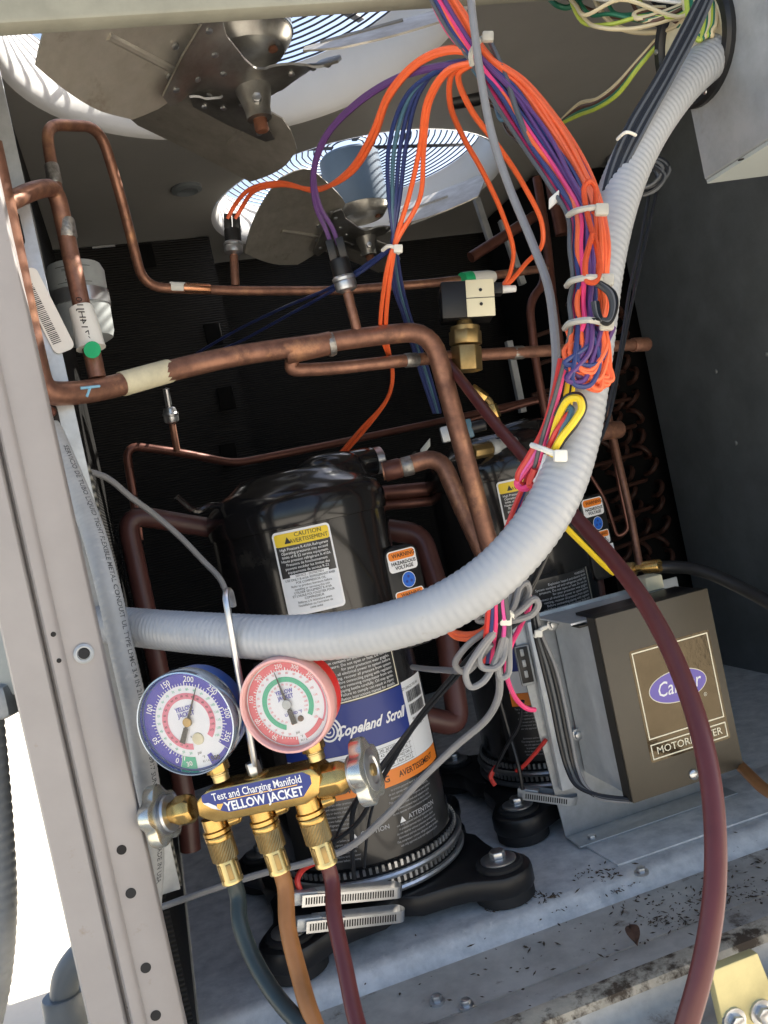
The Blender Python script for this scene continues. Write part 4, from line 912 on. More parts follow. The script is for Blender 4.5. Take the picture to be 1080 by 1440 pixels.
mk('label_print', *lines([('YELLOW JACKET', 0, 0, .0107, dict(sx=.90, bold=.028))], along(p2, .0157)), 'white_ink', lab, smooth=False)
mk('label_emblem', *flat([onM(x, y, .0157) for x, y in ((285, 1130), (293, 1129), (303, 1133), (309, 1139), (298, 1137))], lambda a, b: ML(a, b, .0157)), 'white_ink', lab, smooth=False)
mk('label_emblem', *flat([onM(x, y, .0157) for x, y in ((305, 1131), (314, 1130), (310, 1139), (305, 1137))], lambda a, b: ML(a, b, .0157)), 'brass', lab, smooth=False)
mk('label_line', *flat([onM(x, y, .0157) for x, y in ((320, 1124), (418, 1103), (418, 1104.2), (320, 1125.2))], lambda a, b: ML(a, b, .0157)), 'brass', lab, smooth=False)
# ports, knurled nuts and ferrules
def knurl(c, axis, r, h, n=24, rows=11):
    x, y, z = basis(axis, MN); V = []; Fc = []
    for j in range(rows+1):
        for k in range(n*2):
            q = math.pi*k/n; rr = r*(1.0 if ((k+j) % 2 == 0) else .935); V.append(c+z*(h*j/rows)+x*(rr*math.cos(q))+y*(rr*math.sin(q)))
    N2 = n*2
    for j in range(rows):
        for k in range(N2): k2 = (k+1) % N2; Fc += [(j*N2+k, j*N2+k2, (j+1)*N2+k2), (j*N2+k, (j+1)*N2+k2, (j+1)*N2+k)]
    Fc.append(tuple(range(N2))); Fc.append(tuple(rows*N2+k for k in range(N2))); return V, Fc
DN = -MUP
ports = []
for px, py, pe in ((302, 1158, 0), (368, 1143, 1), (433, 1132, 2)):
    a, b = onM(px, py, 0); P0 = ML(a, b+.006, 0)
    d = (DN+MA*.0).normalized()
    pt = mk('port', *lathe([(.0105, 0), (.0105, .010), (.0125, .011), (.0125, .014), (.0088, .015), (.0088, .022)], P0, d, 22), 'brass', man)
    mk('side_plug', *bevelled(*lathe([(.0055, 0), (.0055, .010), (.003, .013)], P0+d*.008+MA*.010-MN*.004, MA-MN*.6, 8), .0008), 'brass', pt)
    kn = mk('knurled_nut', *knurl(P0+d*.0165, d, .0118, .021), 'brass_dull', man)
    mk('nut_collar', *lathe([(.0118, 0), (.0122, .001), (.0122, .004), (.0116, .005)], P0+d*.0155, d, 24), 'brass', kn)
    fe = mk('ferrule', *lathe([(.0082, .0370), (.0090, .039), (.0092, .055), (.0097, .0562), (.0097, .0585), (.0078, .0590)], P0, d, 22), 'brass_pale', man)
    for k in range(6):
        q = R_(60*k+30); x_, y_, z_ = basis(d, MN); mk('crimp', *obox(P0+d*.0475+(x_*math.cos(q)+y_*math.sin(q))*.0092, x_*math.cos(q)+y_*math.sin(q), y_*math.cos(q)-x_*math.sin(q), d, .0012, .0046, .014, .0005), 'brass_dull', fe)
    ports.append(P0+d*.050)
# valve stems and lobed hand knobs at both ends
def knob(c, ax, r, name):
    poly = []
    for k in range(60):
        q = 2*math.pi*k/60; rr = r*(1-.20*(.5-.5*math.cos(5*q))**1.6); poly.append((rr*math.cos(q), rr*math.sin(q)))
    x, y, z = basis(ax, MUP)
    k_ = mk(name, *prism(poly, c, x, y, z, -.006, .006, .0022), 'zinc_yellow', man)
    mk('knob_hub', *lathe([(.0155, -.012), (.0165, -.010), (.014, -.0062), (.0175, -.0061), (.0175, .0063), (.012, .0075), (.0105, .0062), (.006, .0063)], c, z, 24), 'zinc', k_)
    mk('knob_screw', *lathe([(.0055, .006), (.005, .0085), (.0001, .009)], c, z, 14), 'brass_dull', k_)
    return k_
ra = onM(462, 1097, 0); P0 = ML(*ra)
mk('stem_nut', *bevelled(*lathe([(.0095, -.012), (.0145, -.009), (.0145, .012), (.0085, .021), (.0085, .024)], P0, MA, 8, MUP), .0012), 'brass', man)
kc = P0+MA*.034; knob(kc, MA, .0285, 'hand_knob')
mk('stem', *lathe([(.006, .02), (.006, .034)], P0, MA, 14), 'zinc', man)
la = onM(262, 1138, 0); P0 = ML(*la)
mk('stem_nut', *bevelled(*lathe([(.0105, -.008), (.0135, -.004), (.0135, .006), (.0095, .014), (.0085, .020)], P0, -MA, 8, MUP), .0012), 'brass', man)
knob(P0-MA*.027, -MA, .0275, 'hand_knob')
mk('stem', *lathe([(.006, .015), (.006, .028)], P0, -MA, 14), 'zinc', man)
# wire hook over the conduit
hk = [ML(*onM(361, 1088, 0)), at(357, 1068, .752), at(345, 1000, .742), at(330, 915, .732), at(321, 862, .730), at(318, 842, .733), at(319, 832, .742), at(323, 832, .757), at(326, 842, .770), at(328, 852, .774)]
mk('hook_wire', *sweep(spline(hk, 6), .0029, 10), 'zinc', man)
mk('hook_nut', *bevelled(*lathe([(.0065, 0), (.0065, .012)], ML(*onM(360, 1090, 0)), MUP, 6), .0008), 'zinc', man)
mk('hook_base', *lathe([(.011, -.006), (.011, .002), (.009, .003)], ML(*onM(361, 1092, 0)), MUP, 20), 'brass', man)

# gauges
def gauge(px, py, r, c0, kind):
    a0, b0 = onM(px, py, c0); G0 = ML(a0, b0, c0)
    blue = kind == 'blue'; gk = 1.05 if blue else 1.0
    nrm = (MN+MUP*(-.02)).normalized(); ux = (MA-nrm*MA.dot(nrm)).normalized(); uy = nrm.cross(ux); uy = uy if uy.z > 0 else -uy
    if not blue: pass
    def gf(o): return lambda x, y: G0+ux*x+uy*y+nrm*o
    gg = mk('gauge', *lathe([(.001, -.034), (r*.80, -.034), (r*.93, -.030), (r*.955, -.020), (r*.965, -.004), (r*.93, -.002), (r*.9, -.004)], G0, nrm, 56), 'gauge_blue' if blue else 'gauge_red', man)
    mk('rim', *lathe([(r*.97, -.012), (r*1.0, -.010), (r*1.0, .002), (r*.985, .0044), (r*.962, .0046), (r*.948, .0030), (r*.942, -.0035)] if blue else [(r*.97, -.012), (r*1.0, -.010), (r*1.0, .002), (r*.975, .0048), (r*.93, .0050), (r*.90, .0030), (r*.895, -.0035)], G0, nrm, 56), 'gauge_rim' if blue else 'gauge_pink', gg)
    dial = mk('dial', *flat(circ(r*.905*gk, 56), gf(-.0032)), 'dial_white', gg, smooth=False)
    # angle on dial: clockwise from the top
    def pol(rr, deg): q = R_(90-deg); rr = rr*gk; return rr*math.cos(q), rr*math.sin(q)
    rot0 = 14 if blue else 10              # the whole dial leans with the gauge
    def sec(ra, rb, d0, d1, o, m, name): return mk(name, *ringsec(ra*r*gk, rb*r*gk, 90-d0, 90-d1, gf(o), 56), m, dial, smooth=False)
    if blue:
        sec(.655, .895, -150, 138, -.0028, 'dial_blue', 'outer_scale'); sec(.655, .895, -172, -151, -.0028, 'dial_green', 'vacuum_scale')
        sec(.80, .895, 139, 160, -.0028, 'dial_blue', 'retard_scale'); sec(.68, .895, 160, 168, -.0028, 'dial_blue', 'retard_scale')
        sec(.41, .52, -172, 138, -.0028, 'dial_pink', 'inner_scale')
        marks = [('0', -144), ('50', -104), ('100', -60), ('150', -16), ('200', 20), ('250', 56), ('300', 92), ('350', 124)]; tr = .77; sz = .125
        needle = 34
    else:
        sec(.70, .87, -178, 62, -.0028, 'dial_red', 'outer_scale'); sec(.78, .82, 62, 130, -.0028, 'dial_pink', 'outer_scale'); sec(.70, .80, 128, 168, -.0028, 'dial_red', 'outer_scale')
        sec(.455, .56, -158, 130, -.0028, 'dial_green', 'inner_scale')
        marks = [('50', -140), ('100', -106), ('150', -70), ('200', -34), ('250', 4), ('300', 30), ('350', 56)]; tr = .79; sz = .10
        needle = -4
    gs = []
    for s, d in marks:
        x, y = pol(tr*r, d); v, f_ = text2d(s, sz*r*1.25, sx=.9, bold=.01); q = -R_(d); cq, sq = math.cos(q), math.sin(q)
        gs.append(([gf(-.0024)(x+p*cq-t_*sq, y+p*sq+t_*cq) for p, t_ in v], f_))
    mk('scale_numbers', *join(*gs), 'white_ink', dial, smooth=False)
    tk = []; tk2 = []
    n = 62 if blue else 50
    for k in range(n):
        d = (-154+k*4.75) if blue else (-176+k*4.75); lg = k % 5 == 0
        for (ra_, rb_, L_) in ((.655, .70 if not lg else .735, tk),) if blue else ((.70, .735 if not lg else .76, tk),):
            q = R_(90-d); t_ = Vector((math.cos(q), math.sin(q))); e_ = Vector((-t_.y, t_.x))*(.0042*r/.04*.06 if not lg else .0004)
            L_.append(flat([tuple(t_*ra_*r*gk-e_), tuple(t_*rb_*r*gk-e_), tuple(t_*rb_*r*gk+e_), tuple(t_*ra_*r*gk+e_)], gf(-.0025)))
    mk('tick_marks', *join(*tk), 'white_ink', dial, smooth=False)
    sm = []; sg = []
    for k in range(22):
        d = -165+k*14
        x, y = pol((.585 if blue else .64)*r, d); v, f_ = text2d(str(20+5*k), .06*r, bold=.01); sg.append(([gf(-.0026)(x+p, y+t_) for p, t_ in v], f_))
        x, y = pol((.465 if blue else .40)*r, d*.95); v, f_ = text2d(str(10+5*k), .055*r, bold=.01); sm.append(([gf(-.0024)(x+p, y+t_) for p, t_ in v], f_))
    mk('small_numbers', *join(*sg), 'dial_green' if blue else 'dial_red', dial, smooth=False)
    mk('small_numbers', *join(*sm), 'black_ink' if blue else 'dial_red', dial, smooth=False)
    mk('dial_print', *lines([('YELLOW', 0, .25*r, .12*r, dict(bold=.02, fit=.40*r)), ('JACKET', 0, .14*r, .12*r, dict(bold=.02, fit=.36*r))]+([] if blue else [('LIQUID °F', .06*r, -.22*r, .09*r, dict(bold=.01))]), gf(-.0024)), 'dial_blue', dial, smooth=False)
    mk('dial_print', *lines([('R-22', 0, -.30*r, .06*r, {}), ('psi', .02*r, -.62*r, .08*r, {}), ('°F', .08*r, -.72*r, .07*r, {}), ('Kl 1.6', .1*r, -.80*r, .06*r, {})]+([('500', .30*r, -.79*r, .13*r, dict(bold=.02))] if blue else []), gf(-.0024)), 'black_ink', dial, smooth=False)
    if blue:
        mk('vacuum_number', *lines([('30', pol(.78*r, -162)[0], pol(.78*r, -162)[1], .13*r, dict(bold=.01))], gf(-.0022)), 'white_ink', dial, smooth=False)
        mk('recalibration_plug', *lathe([(.0052, 0), (.005, .0012), (.0001, .0016)], gf(-.003)(.08*r, -.36*r), nrm, 18), 'cream_label', dial)
    else:
        mk('recalibration_plug', *lathe([(.0026, 0), (.0024, .001), (.0001, .0012)], gf(-.003)(.17*r, -.36*r), nrm, 14), 'wire_brown', dial)
        mk('stop_pin', *lathe([(.0016, 0), (.0015, .001), (.0001, .0012)], gf(-.003)(-.02*r, -.41*r), nrm, 10), 'orange_ink', dial)
    # needle with counterweight and brass boss
    q = R_(90-needle); t_ = Vector((math.cos(q), math.sin(q))); e_ = Vector((-t_.y, t_.x))
    V2 = [t_*(.70*r)+e_*.0002, t_*(.05*r)+e_*.0012, t_*(-.12*r)+e_*.0012, t_*(-.13*r)+e_*.0020, t_*(-.43*r)+e_*.0024, t_*(-.43*r)-e_*.0024, t_*(-.13*r)-e_*.0020, t_*(-.12*r)-e_*.0012, t_*(.05*r)-e_*.0012, t_*(.70*r)-e_*.0002]
    nd = mk('needle', *prism([tuple(v) for v in V2], G0, ux, uy, nrm, -.0010, -.0004), 'needle', gg, smooth=False)
    mk('needle_boss', *lathe([(.0040, -.001), (.0038, .0008), (.0015, .0011), (.0001, .0010)], G0, nrm, 20), 'brass_dull' if blue else 'galvanized_dull', nd)
    mk('lens', *lathe([(r*.89*gk, .0012), (r*.6, .0024), (r*.3, .003), (.0004, .0032)], G0, nrm, 40), 'clear_lens', gg)
    # socket down to the manifold
    sk = G0-nrm*.024-uy*(r*.93)
    mk('socket_nut', *bevelled(*lathe([(.0105, -.004), (.0105, .011)], sk, -uy, 6, nrm), .001), 'brass', gg)
    mk('socket_thread', *lathe([(.0072, .010), (.0072, .012), (.0078, .0125), (.0078, .0135), (.0072, .014), (.0072, .019)], sk, -uy, 18), 'brass_pale', gg)
gauge(263, 1016, .0445, .030, 'blue')
gauge(403, 991, .0398, .026, 'red')

# ---- charging hoses: each one continues out of the frame and comes back
def hose(label, pts, r, m, name='charging_hose'):
    o = tube(name, pts, r, m, None, 14, 8); return tag(o, label, 'hose', 'charging hoses')
S = ports
hose('dark grey-green hose from the left port of the gauge manifold', [S[0], S[0]+DN*.022, at(337, 1296, .758), at(354, 1344, .745), at(386, 1398, .72), at(428, 1446, .69), at(520, 1540, .66), at(700, 1640, .66)], .0072, 'hose_dark')
hose('brownish orange hose from the middle port of the gauge manifold, reappearing under the box', [S[1], S[1]+DN*.022, at(404, 1300, .742), at(420, 1368, .72), at(442, 1440, .69), at(520, 1600, .66), at(900, 1650, .72), at(1180, 1400, .85), at(1120, 1155, .95), at(1068, 1104, 1.06), at(1042, 1078, 1.16), at(1010, 1045, 1.26)], .0072, 'hose_orange')
hose('maroon hose from the right port of the manifold, arching down past the box nameplate', [S[2], S[2]+DN*.022, at(470, 1288, .725), at(484, 1355, .70), at(504, 1446, .665), at(560, 1600, .60), at(760, 1680, .56), at(930, 1530, .505), at(972, 1420, .500), at(996, 1320, .505), at(1006, 1230, .515), at(1002, 1120, .535), at(985, 1030, .56), at(950, 930, .605), at(905, 845, .66), at(860, 785, .715), at(805, 722, .785), at(760, 668, .86), at(700, 600, .97), at(645, 530, 1.10), at(625, 505, 1.16)], .0066, 'hose_red')
hose('black hose leaving a brass fitting behind the top of the box', [at(905, 799, 1.18), at(940, 797, 1.17), at(985, 802, 1.14), at(1040, 825, 1.10), at(1100, 860, 1.05), at(1180, 930, 1.0)], .0085, 'hose_black')
hf = thing('hose_fitting', 'brass hose fitting joined to the black hose behind the box', 'fitting', at(885, 805, 1.2))
mk('fitting_nut', *bevelled(*lathe([(.010, 0), (.010, .022)], at(872, 802, 1.2), at(900, 799, 1.18)-at(872, 802, 1.2), 6), .001), 'brass_dull', hf)
mk('fitting_stem', *lathe([(.0045, .02), (.0045, .034), (.0085, .035), (.0090, .056), (.0082, .058)], at(872, 802, 1.2), at(915, 797, 1.17)-at(872, 802, 1.2), 16), 'brass', hf)

# ================================================================== conduits
cpts = [(80, 872, .935), (150, 878, .90), (230, 886, .835), (320, 893, .768), (400, 897, .730), (480, 893, .702), (550, 880, .683), (620, 856, .668), (690, 812, .660), (745, 755, .660), (785, 690, .668), (808, 620, .680), (822, 540, .692), (833, 460, .705), (844, 380, .722), (862, 300, .745), (888, 228, .772), (920, 170, .797), (960, 118, .822), (1000, 82, .845), (1030, 60, .86)]
def corrug(path, r, pitch, amp):
    # resample at fixed steps so that the ribs are even
    out = [path[0]]; acc = 0; step = pitch/4; tgt = step
    for a, b in zip(path, path[1:]):
        L = (b-a).length; 
        while tgt <= acc+L: out.append(a+(b-a)*((tgt-acc)/L)); tgt += step
        acc += L
    rp = [r-amp, r-amp*.2, r, r-amp*.2]
    return sweep(out, lambda i: rp[i % 4], 26)
cd_ = mk('white_conduit', *corrug(spline([at(*p) for p in cpts], 10), .0190, .0062, .00060), 'conduit', sharp=60)
tag(cd_, 'thick whitish ribbed flexible conduit sweeping across in front of the compressors', 'conduit')
gpts = [(70, 600, .90), (99, 668, .885), (128, 740, .868), (153, 830, .842), (173, 920, .835), (191, 1000, .837), (204, 1080, .842), (212, 1150, .848), (214, 1210, .855), (211, 1265, .865), (205, 1330, .88)]
gp = spline([at(*p) for p in gpts], 8)
gcd = thing('grey_conduit', 'grey flexible conduit with black print running down beside the post', 'conduit', gp[-1])
mk('tube', *corrug(gp, .0116, .0046, .00035), 'conduit_grey', gcd, sharp=60)
# print marks along the conduit
gfr = frames(gp); acc = [0]
for a, b in zip(gp, gp[1:]): acc.append(acc[-1]+(b-a).length)
def along_tube(x, y, R=.01175):
    x = max(0, min(acc[-1]-1e-4, x)); i = max(k for k in range(len(acc)) if acc[k] <= x); i = min(i, len(gp)-2); f_ = (x-acc[i])/(acc[i+1]-acc[i]); p = gp[i].lerp(gp[i+1], f_); t_ = gfr[i][0]
    fx = (CAM-p); fx = (fx-t_*fx.dot(t_)).normalized(); sx = t_.cross(fx); a = y/R+.62; sx = sx if sx.dot(IR) > 0 else -sx
    return p+(fx*math.cos(a)+sx*math.sin(a))*R
mk('printed_text', *lines([('SERVICIO DE TUBO LIQUID TIGHT FLEXIBLE METAL CONDUIT UL TYPE LFMC 3/4 IN 21mm 60C OIL RES E18917 SUNLIGHT RESISTANT MADE IN USA', .03, 0, .0075, dict(align='LEFT', bold=.01, sx=.9))], along_tube), 'wire_dgrey', gcd, smooth=False)

# ================================================================== wires
def W(parent, col, pts, r=.0025, n=7, seg=7): return tube('wire', [at(*p) for p in pts], r, 'wire_'+col, parent, n, seg)
def tie(parent, pts, head=None, r=.0030, w=None):
    t = mk('cable_tie', *sweep(spline([at(*p) for p in pts], 5), r, 6), 'tie_white', parent)
    if head: p = at(*head); mk('tie_head', *obox(p, IR, IU, FW, .010, .009, .006, .0015), 'tie_white', t)
    return t
random.seed(11)
hn = thing('wire_harness', 'thick bundle of orange, purple, navy and pink wires tied with white ties', 'wire harness', at(830, 555, .66))
# main run: centre line, half width in px, depth
mainp = [(606, -30, 13, .82), (640, 30, 18, .81), (676, 84, 13, .80), (718, 128, 26, .785), (760, 188, 31, .76), (798, 246, 27, .725), (823, 300, 24, .69), (827, 350, 27, .67), (829, 393, 24, .66), (828, 425, 28, .655), (828, 456, 24, .65)]
cols = [(-1.0, 'dgrey'), (-.85, 'pink'), (-.7, 'pink'), (-.55, 'navy'), (-.42, 'purple'), (-.3, 'pink'), (-.2, 'navy'), (-.1, 'navy'), (0, 'purple'), (.1, 'navy'), (.2, 'purple'), (.3, 'orange'), (.42, 'navy'), (.5, 'orange'), (.6, 'orange'), (.7, 'orange'), (.8, 'orange'), (.88, 'purple'), (.95, 'orange'), (1.02, 'orange'), (-.62, 'navy'), (-.25, 'purple'), (.05, 'navy'), (.65, 'orange'), (.15, 'navy'), (.85, 'orange'), (.35, 'orange'), (-.75, 'orange'), (.25, 'navy'), (.55, 'orange'), (-.48, 'orange'), (.75, 'orange')]
ends = []
for i, (o, c) in enumerate(cols):
    z0 = (i*7 % 5-2)*.0028; pts = []
    for k, (x, y, hw, d) in enumerate(mainp):
        a = mainp[max(0, k-1)]; b = mainp[min(len(mainp)-1, k+1)]; tx, ty = b[0]-a[0], b[1]-a[1]; L = math.hypot(tx, ty); nx_, ny_ = -ty/L, tx/L
        nx_, ny_ = -nx_, -ny_
        jit = random.uniform(-3.5, 3.5) if k not in (2, 6, 8, 10) else random.uniform(-1, 1)
        pts.append((x+nx_*hw*(o)+jit, y+ny_*hw*o, d+z0+abs(o)*.006+random.uniform(-.002, .002)))
    # lower tails: folded back in loops below the last tie
    x, y, _, d = mainp[-1]; bx_ = x+o*24; dep = .648+z0
    if c in ('orange',):
        ln = random.uniform(62, 92); xx = 832+random.uniform(-14, 22)
        pts += [(bx_+4, y+ln*.5, dep), (xx+8, y+ln, dep-.004), (xx-10+random.uniform(-6, 6), y+ln*.96, dep-.005), (xx-22+random.uniform(-6, 6), y+ln*.55, dep+.002), (bx_-12, y+8, dep+.008)]
    elif c in ('purple', 'navy'):
        ln = random.uniform(52, 84); xx = 806+random.uniform(-8, 16); dep -= .006
        pts += [(bx_-4, y+ln*.5, dep+.003), (xx-6, y+ln, dep-.001), (xx+16, y+ln*1.02, dep), (xx+30, y+ln*.6, dep+.004), (bx_+14, y+4, dep+.008)]
    else:
        pts += [(800+o*4, 500, dep+.012), (786+o*6, 560, dep+.02), (768+o*6, 620, dep+.03), (752+o*6, 680, dep+.045), (735+o*8, 740, dep+.06), (715+o*8, 800, dep+.085)]
    W(hn, c, pts, .0019 if c != 'orange' else .0020)
for pts, hd_ in (([(664, 92, .788), (662, 76, .782), (672, 60, .786), (684, 50, .795)], (686, 52, .786)), ([(799, 303, .684), (812, 296, .668), (835, 292, .662), (848, 293, .676)], (846, 295, .662)),
                 ([(797, 402, .668), (806, 394, .645), (830, 390, .635), (852, 392, .65)], (853, 394, .645)), ([(794, 462, .662), (803, 454, .640), (828, 450, .628), (852, 456, .645)], (853, 456, .638))):
    tie(hn, pts, hd_, .0024)
# folded loop of orange above tie 2 and a small dark loop
W(hn, 'orange', [(835, 300, .672), (838, 265, .672), (829, 255, .668), (822, 262, .668), (826, 300, .664), (840, 350, .645), (843, 380, .64), (836, 397, .636), (826, 395, .636), (823, 370, .638), (833, 330, .645)], .0022)
for k, c in enumerate(('dgrey', 'grey', 'black')):
    W(hn, c, [(838+k*2, 398, .642), (856+k*3, 412, .637), (861+k*2, 432, .635), (855, 450+k*2, .633), (842+k, 448, .633), (835+k*2, 425, .636)], .0023)
# lower tails: folded back in loops below the last tie
    x, y, _, d = mainp[-1]; bx_ = x+o*24; dep = .648+z0
    if c in ('orange',):
        ln = random.uniform(62, 92); xx = 832+random.uniform(-14, 22)
        pts += [(bx_+4, y+ln*.5, dep), (xx+8, y+ln, dep-.004), (xx-10+random.uniform(-6, 6), y+ln*.96, dep-.005), (xx-22+random.uniform(-6, 6), y+ln*.55, dep+.002), (bx_-12, y+8, dep+.008)]
    elif c in ('purple', 'navy'):
        ln = random.uniform(52, 84); xx = 806+random.uniform(-8, 16); dep -= .006
        pts += [(bx_-4, y+ln*.5, dep+.003), (xx-6, y+ln, dep-.001), (xx+16, y+ln*1.02, dep), (xx+30, y+ln*.6, dep+.004), (bx_+14, y+4, dep+.008)]
    else:
        pts += [(800+o*4, 500, dep+.012), (786+o*6, 560, dep+.02), (768+o*6, 620, dep+.03), (752+o*6, 680, dep+.045), (735+o*8, 740, dep+.06), (715+o*8, 800, dep+.085)]
    W(hn, c, pts, .0019 if c != 'orange' else .0020)
for pts, hd_ in (([(664, 92, .788), (662, 76, .782), (672, 60, .786), (684, 50, .795)], (686, 52, .786)), ([(799, 303, .684), (812, 296, .668), (835, 292, .662), (848, 293, .676)], (846, 295, .662)),
                 ([(797, 402, .668), (806, 394, .645), (830, 390, .635), (852, 392, .65)], (853, 394, .645)), ([(794, 462, .662), (803, 454, .640), (828, 450, .628), (852, 456, .645)], (853, 456, .638))):
    tie(hn, pts, hd_, .0024)
# folded loop of orange above tie 2 and a small dark loop
W(hn, 'orange', [(835, 300, .672), (838, 265, .672), (829, 255, .668), (822, 262, .668), (826, 300, .664), (840, 350, .645), (843, 380, .64), (836, 397, .636), (826, 395, .636), (823, 370, .638), (833, 330, .645)], .0022)
for k, c in enumerate(('dgrey', 'grey', 'black')):
    W(hn, c, [(838+k*2, 398, .642), (856+k*3, 412, .637), (861+k*2, 432, .635), (855, 450+k*2, .633), (842+k, 448, .633), (835+k*2, 425, .636)], .0023)
# branches from the first tie
for k in range(2):
    W(hn, 'orange', [(676, 84-k*4, .80), (640, 68+k*4, .81), (590, 84+k*5, .84), (548, 128+k*8, .88), (522+k*6, 190, .93), (490+k*4, 240+k*3, 1.0), (445, 268-k*2, 1.07), (395, 257+k*3, 1.12), (350+k*6, 267+k*3, 1.16), (328+k*12, 292, 1.19), (320+k*11, 308, 1.195)], .0029)
    W(hn, 'purple', [(672, 90, .802), (620, 92+k*3, .83), (560, 108+k*3, .87), (500, 145+k*4, .92), (455+k*3, 195, .97), (440+k*2, 245, 1.01), (444+k*6, 290, 1.04), (458+k*10, 322, 1.055), (466+k*10, 345, 1.058)], .0029)
    W(hn, 'orange', [(668, 88, .80), (634-k*4, 98, .815), (606-k*5, 140, .85), (596-k*6, 210, .90), (590-k*16, 280, .95), (560-k*3, 335, .98), (549+k*4, 360, .99), (538+k*7, 420, 1.04), (536+k*7, 470, 1.10), (552, 520+k*5, 1.16), (545, 560, 1.22), (505+k*7, 606, 1.3), (474+k*6, 642, 1.34)], .0027)
for k, c in enumerate(('navy', 'navy', 'sky', 'blue')):
    W(hn, c, [(670, 86, .805), (622, 92+k*2, .83), (590-k*5, 130, .86), (572-k*8, 200, .91), (562-k*5, 280, .96), (551+k*2, 350, .99), (553+k*4, 400, 1.05), (566+k*3, 440, 1.12), (590+k*4, 520, 1.22), (610+k*3, 580, 1.3)], .0024)
for k in range(2):
    W(hn, 'blue', [(556, 345, .99), (530, 362+k*4, 1.02), (470, 402+k*5, 1.12), (400, 432+k*14, 1.25), (330, 466+k*18, 1.4), (262, 506+k*4, 1.6)], .0023)
tie(hn, [(538, 352, .985), (548, 346, .972), (558, 350, .975), (560, 356, .985)], (560, 350, .972), .0022)
W(hn, 'orange', [(668, 86, .80), (638, 100, .82), (632, 140, .86), (650, 190, .93), (678, 240, 1.0), (706, 300, 1.07), (722, 355, 1.12), (714, 392, 1.15), (706, 402, 1.155)], .0030)
W(hn, 'orange', [(670, 88, .80), (645, 104, .82), (660, 150, .86), (700, 205, .92), (735, 258, 1.0), (762, 315, 1.06), (762, 345, 1.08), (740, 370, 1.12), (718, 396, 1.15), (710, 403, 1.155)], .0030)
# capped grey lead with a white flag and a black plug
W(hn, 'sky', [(664, 94, .81), (694, 140, .82), (705, 168, .81), (716, 160, .80), (712, 120, .795), (690, 90, .80)], .0024)
W(hn, 'dgrey', [(690, 60, .81), (712, 110, .79), (728, 160, .77), (748, 205, .755), (775, 245, .735), (790, 270, .72), (785, 285, .715)], .0026)
fl_ = mk('wire_flag', *obox(at(779, 281, .712), (at(790, 272, .71)-at(770, 290, .71)).normalized(), IU, FW, .011, .009, .003, .001), 'tie_white', hn)
bpk = thing('plug_cap', 'small black plug with two thin leads hanging below the deck', 'plug', at(655, 140, 1.5))
mk('plug_body', *lathe([(.010, 0), (.014, .003), (.014, .05), (.009, .055)], at(632, 143, 1.5), at(675, 136, 1.5)-at(632, 143, 1.5), 18), 'satin_black', bpk)
for k in range(2): tube('lead', [at(672, 136+k*4, 1.5), at(700, 148+k*8, 1.45), at(715, 180+k*6, 1.4), at(738, 200+k*5, 1.35)], .0028, 'wire_brown', bpk, 6)
# lower tails: yellow, black and pink in front of the conduit
lw = thing('wire_bundle', 'yellow, pink and black wires tied to the lower side of the harness', 'wire bundle', at(750, 720, .70))
for k, c in enumerate(('yellow', 'black', 'yellow')):
    W(lw, c, [(804+k*3, 500, .668), (796+k*3, 560, .662), (783+k*4, 610, .664), (768+k*4, 650, .675), (752+k*4, 690, .69), (735+k*4, 735, .70)], .0025)
W(lw, 'yellow', [(776, 640, .662), (790, 615, .65), (808, 592, .642), (818, 574, .64), (814, 561, .641), (800, 562, .645), (786, 585, .655), (776, 620, .664)], .0028)
W(lw, 'black', [(778, 643, .664), (794, 617, .653), (812, 594, .645), (822, 572, .643), (815, 556, .644), (798, 558, .648), (782, 585, .658)], .0022)
W(lw, 'sky', [(774, 632, .665), (788, 606, .654), (800, 588, .65), (804, 576, .65), (797, 572, .652), (786, 592, .658), (772, 625, .667)], .0024)
W(lw, 'red', [(770, 634, .666), (782, 608, .655), (794, 590, .652), (800, 582, .652)], .0024)
for k, c in enumerate(('pink', 'magenta', 'red')):
    W(lw, c, [(797-k*4, 505, .675), (785-k*3, 555, .675), (770-k*3, 605, .678), (752-k*5, 645, .683), (735-k*3, 668, .687), (727+k*2, 680, .69), (735+k*3, 687, .688), (750, 678-k*2, .684), (762, 650, .678)], .0026)
W(lw, 'red', [(775, 640, .668), (772, 665, .670), (758, 682, .676), (745, 682, .68), (752, 660, .676)], .0028)
W(lw, 'white', [(768, 640, .672), (762, 660, .672), (753, 676, .678), (748, 670, .68)], .0022)
for k, c in enumerate(('red', 'navy', 'pink', 'black', 'magenta', 'dgrey')):
    W(lw, c, [(764+k*2-4, 636, .682), (742+k*3-8, 690, .697), (726+k*3-10, 735, .708), (712+k*3-10, 775, .716), (698+k*4-8, 835, .725), (685+k*6, 880, .74), (680+k*5, 930, .80)], .0026)
tie(lw, [(748, 626, .668), (765, 632, .655), (785, 640, .652), (792, 640, .66)], (788, 641, .65), .0023)
for c, o in (('yellow', 0), ('black', -14), ('white', -17), ('black', -9)):
    W(lw, c, [(775, 720+o, .84), (800, 746+o, .95), (826, 772+o, 1.02), (848, 794+o*.7, 1.08), (862, 806+o*.5, 1.12)], .0034)
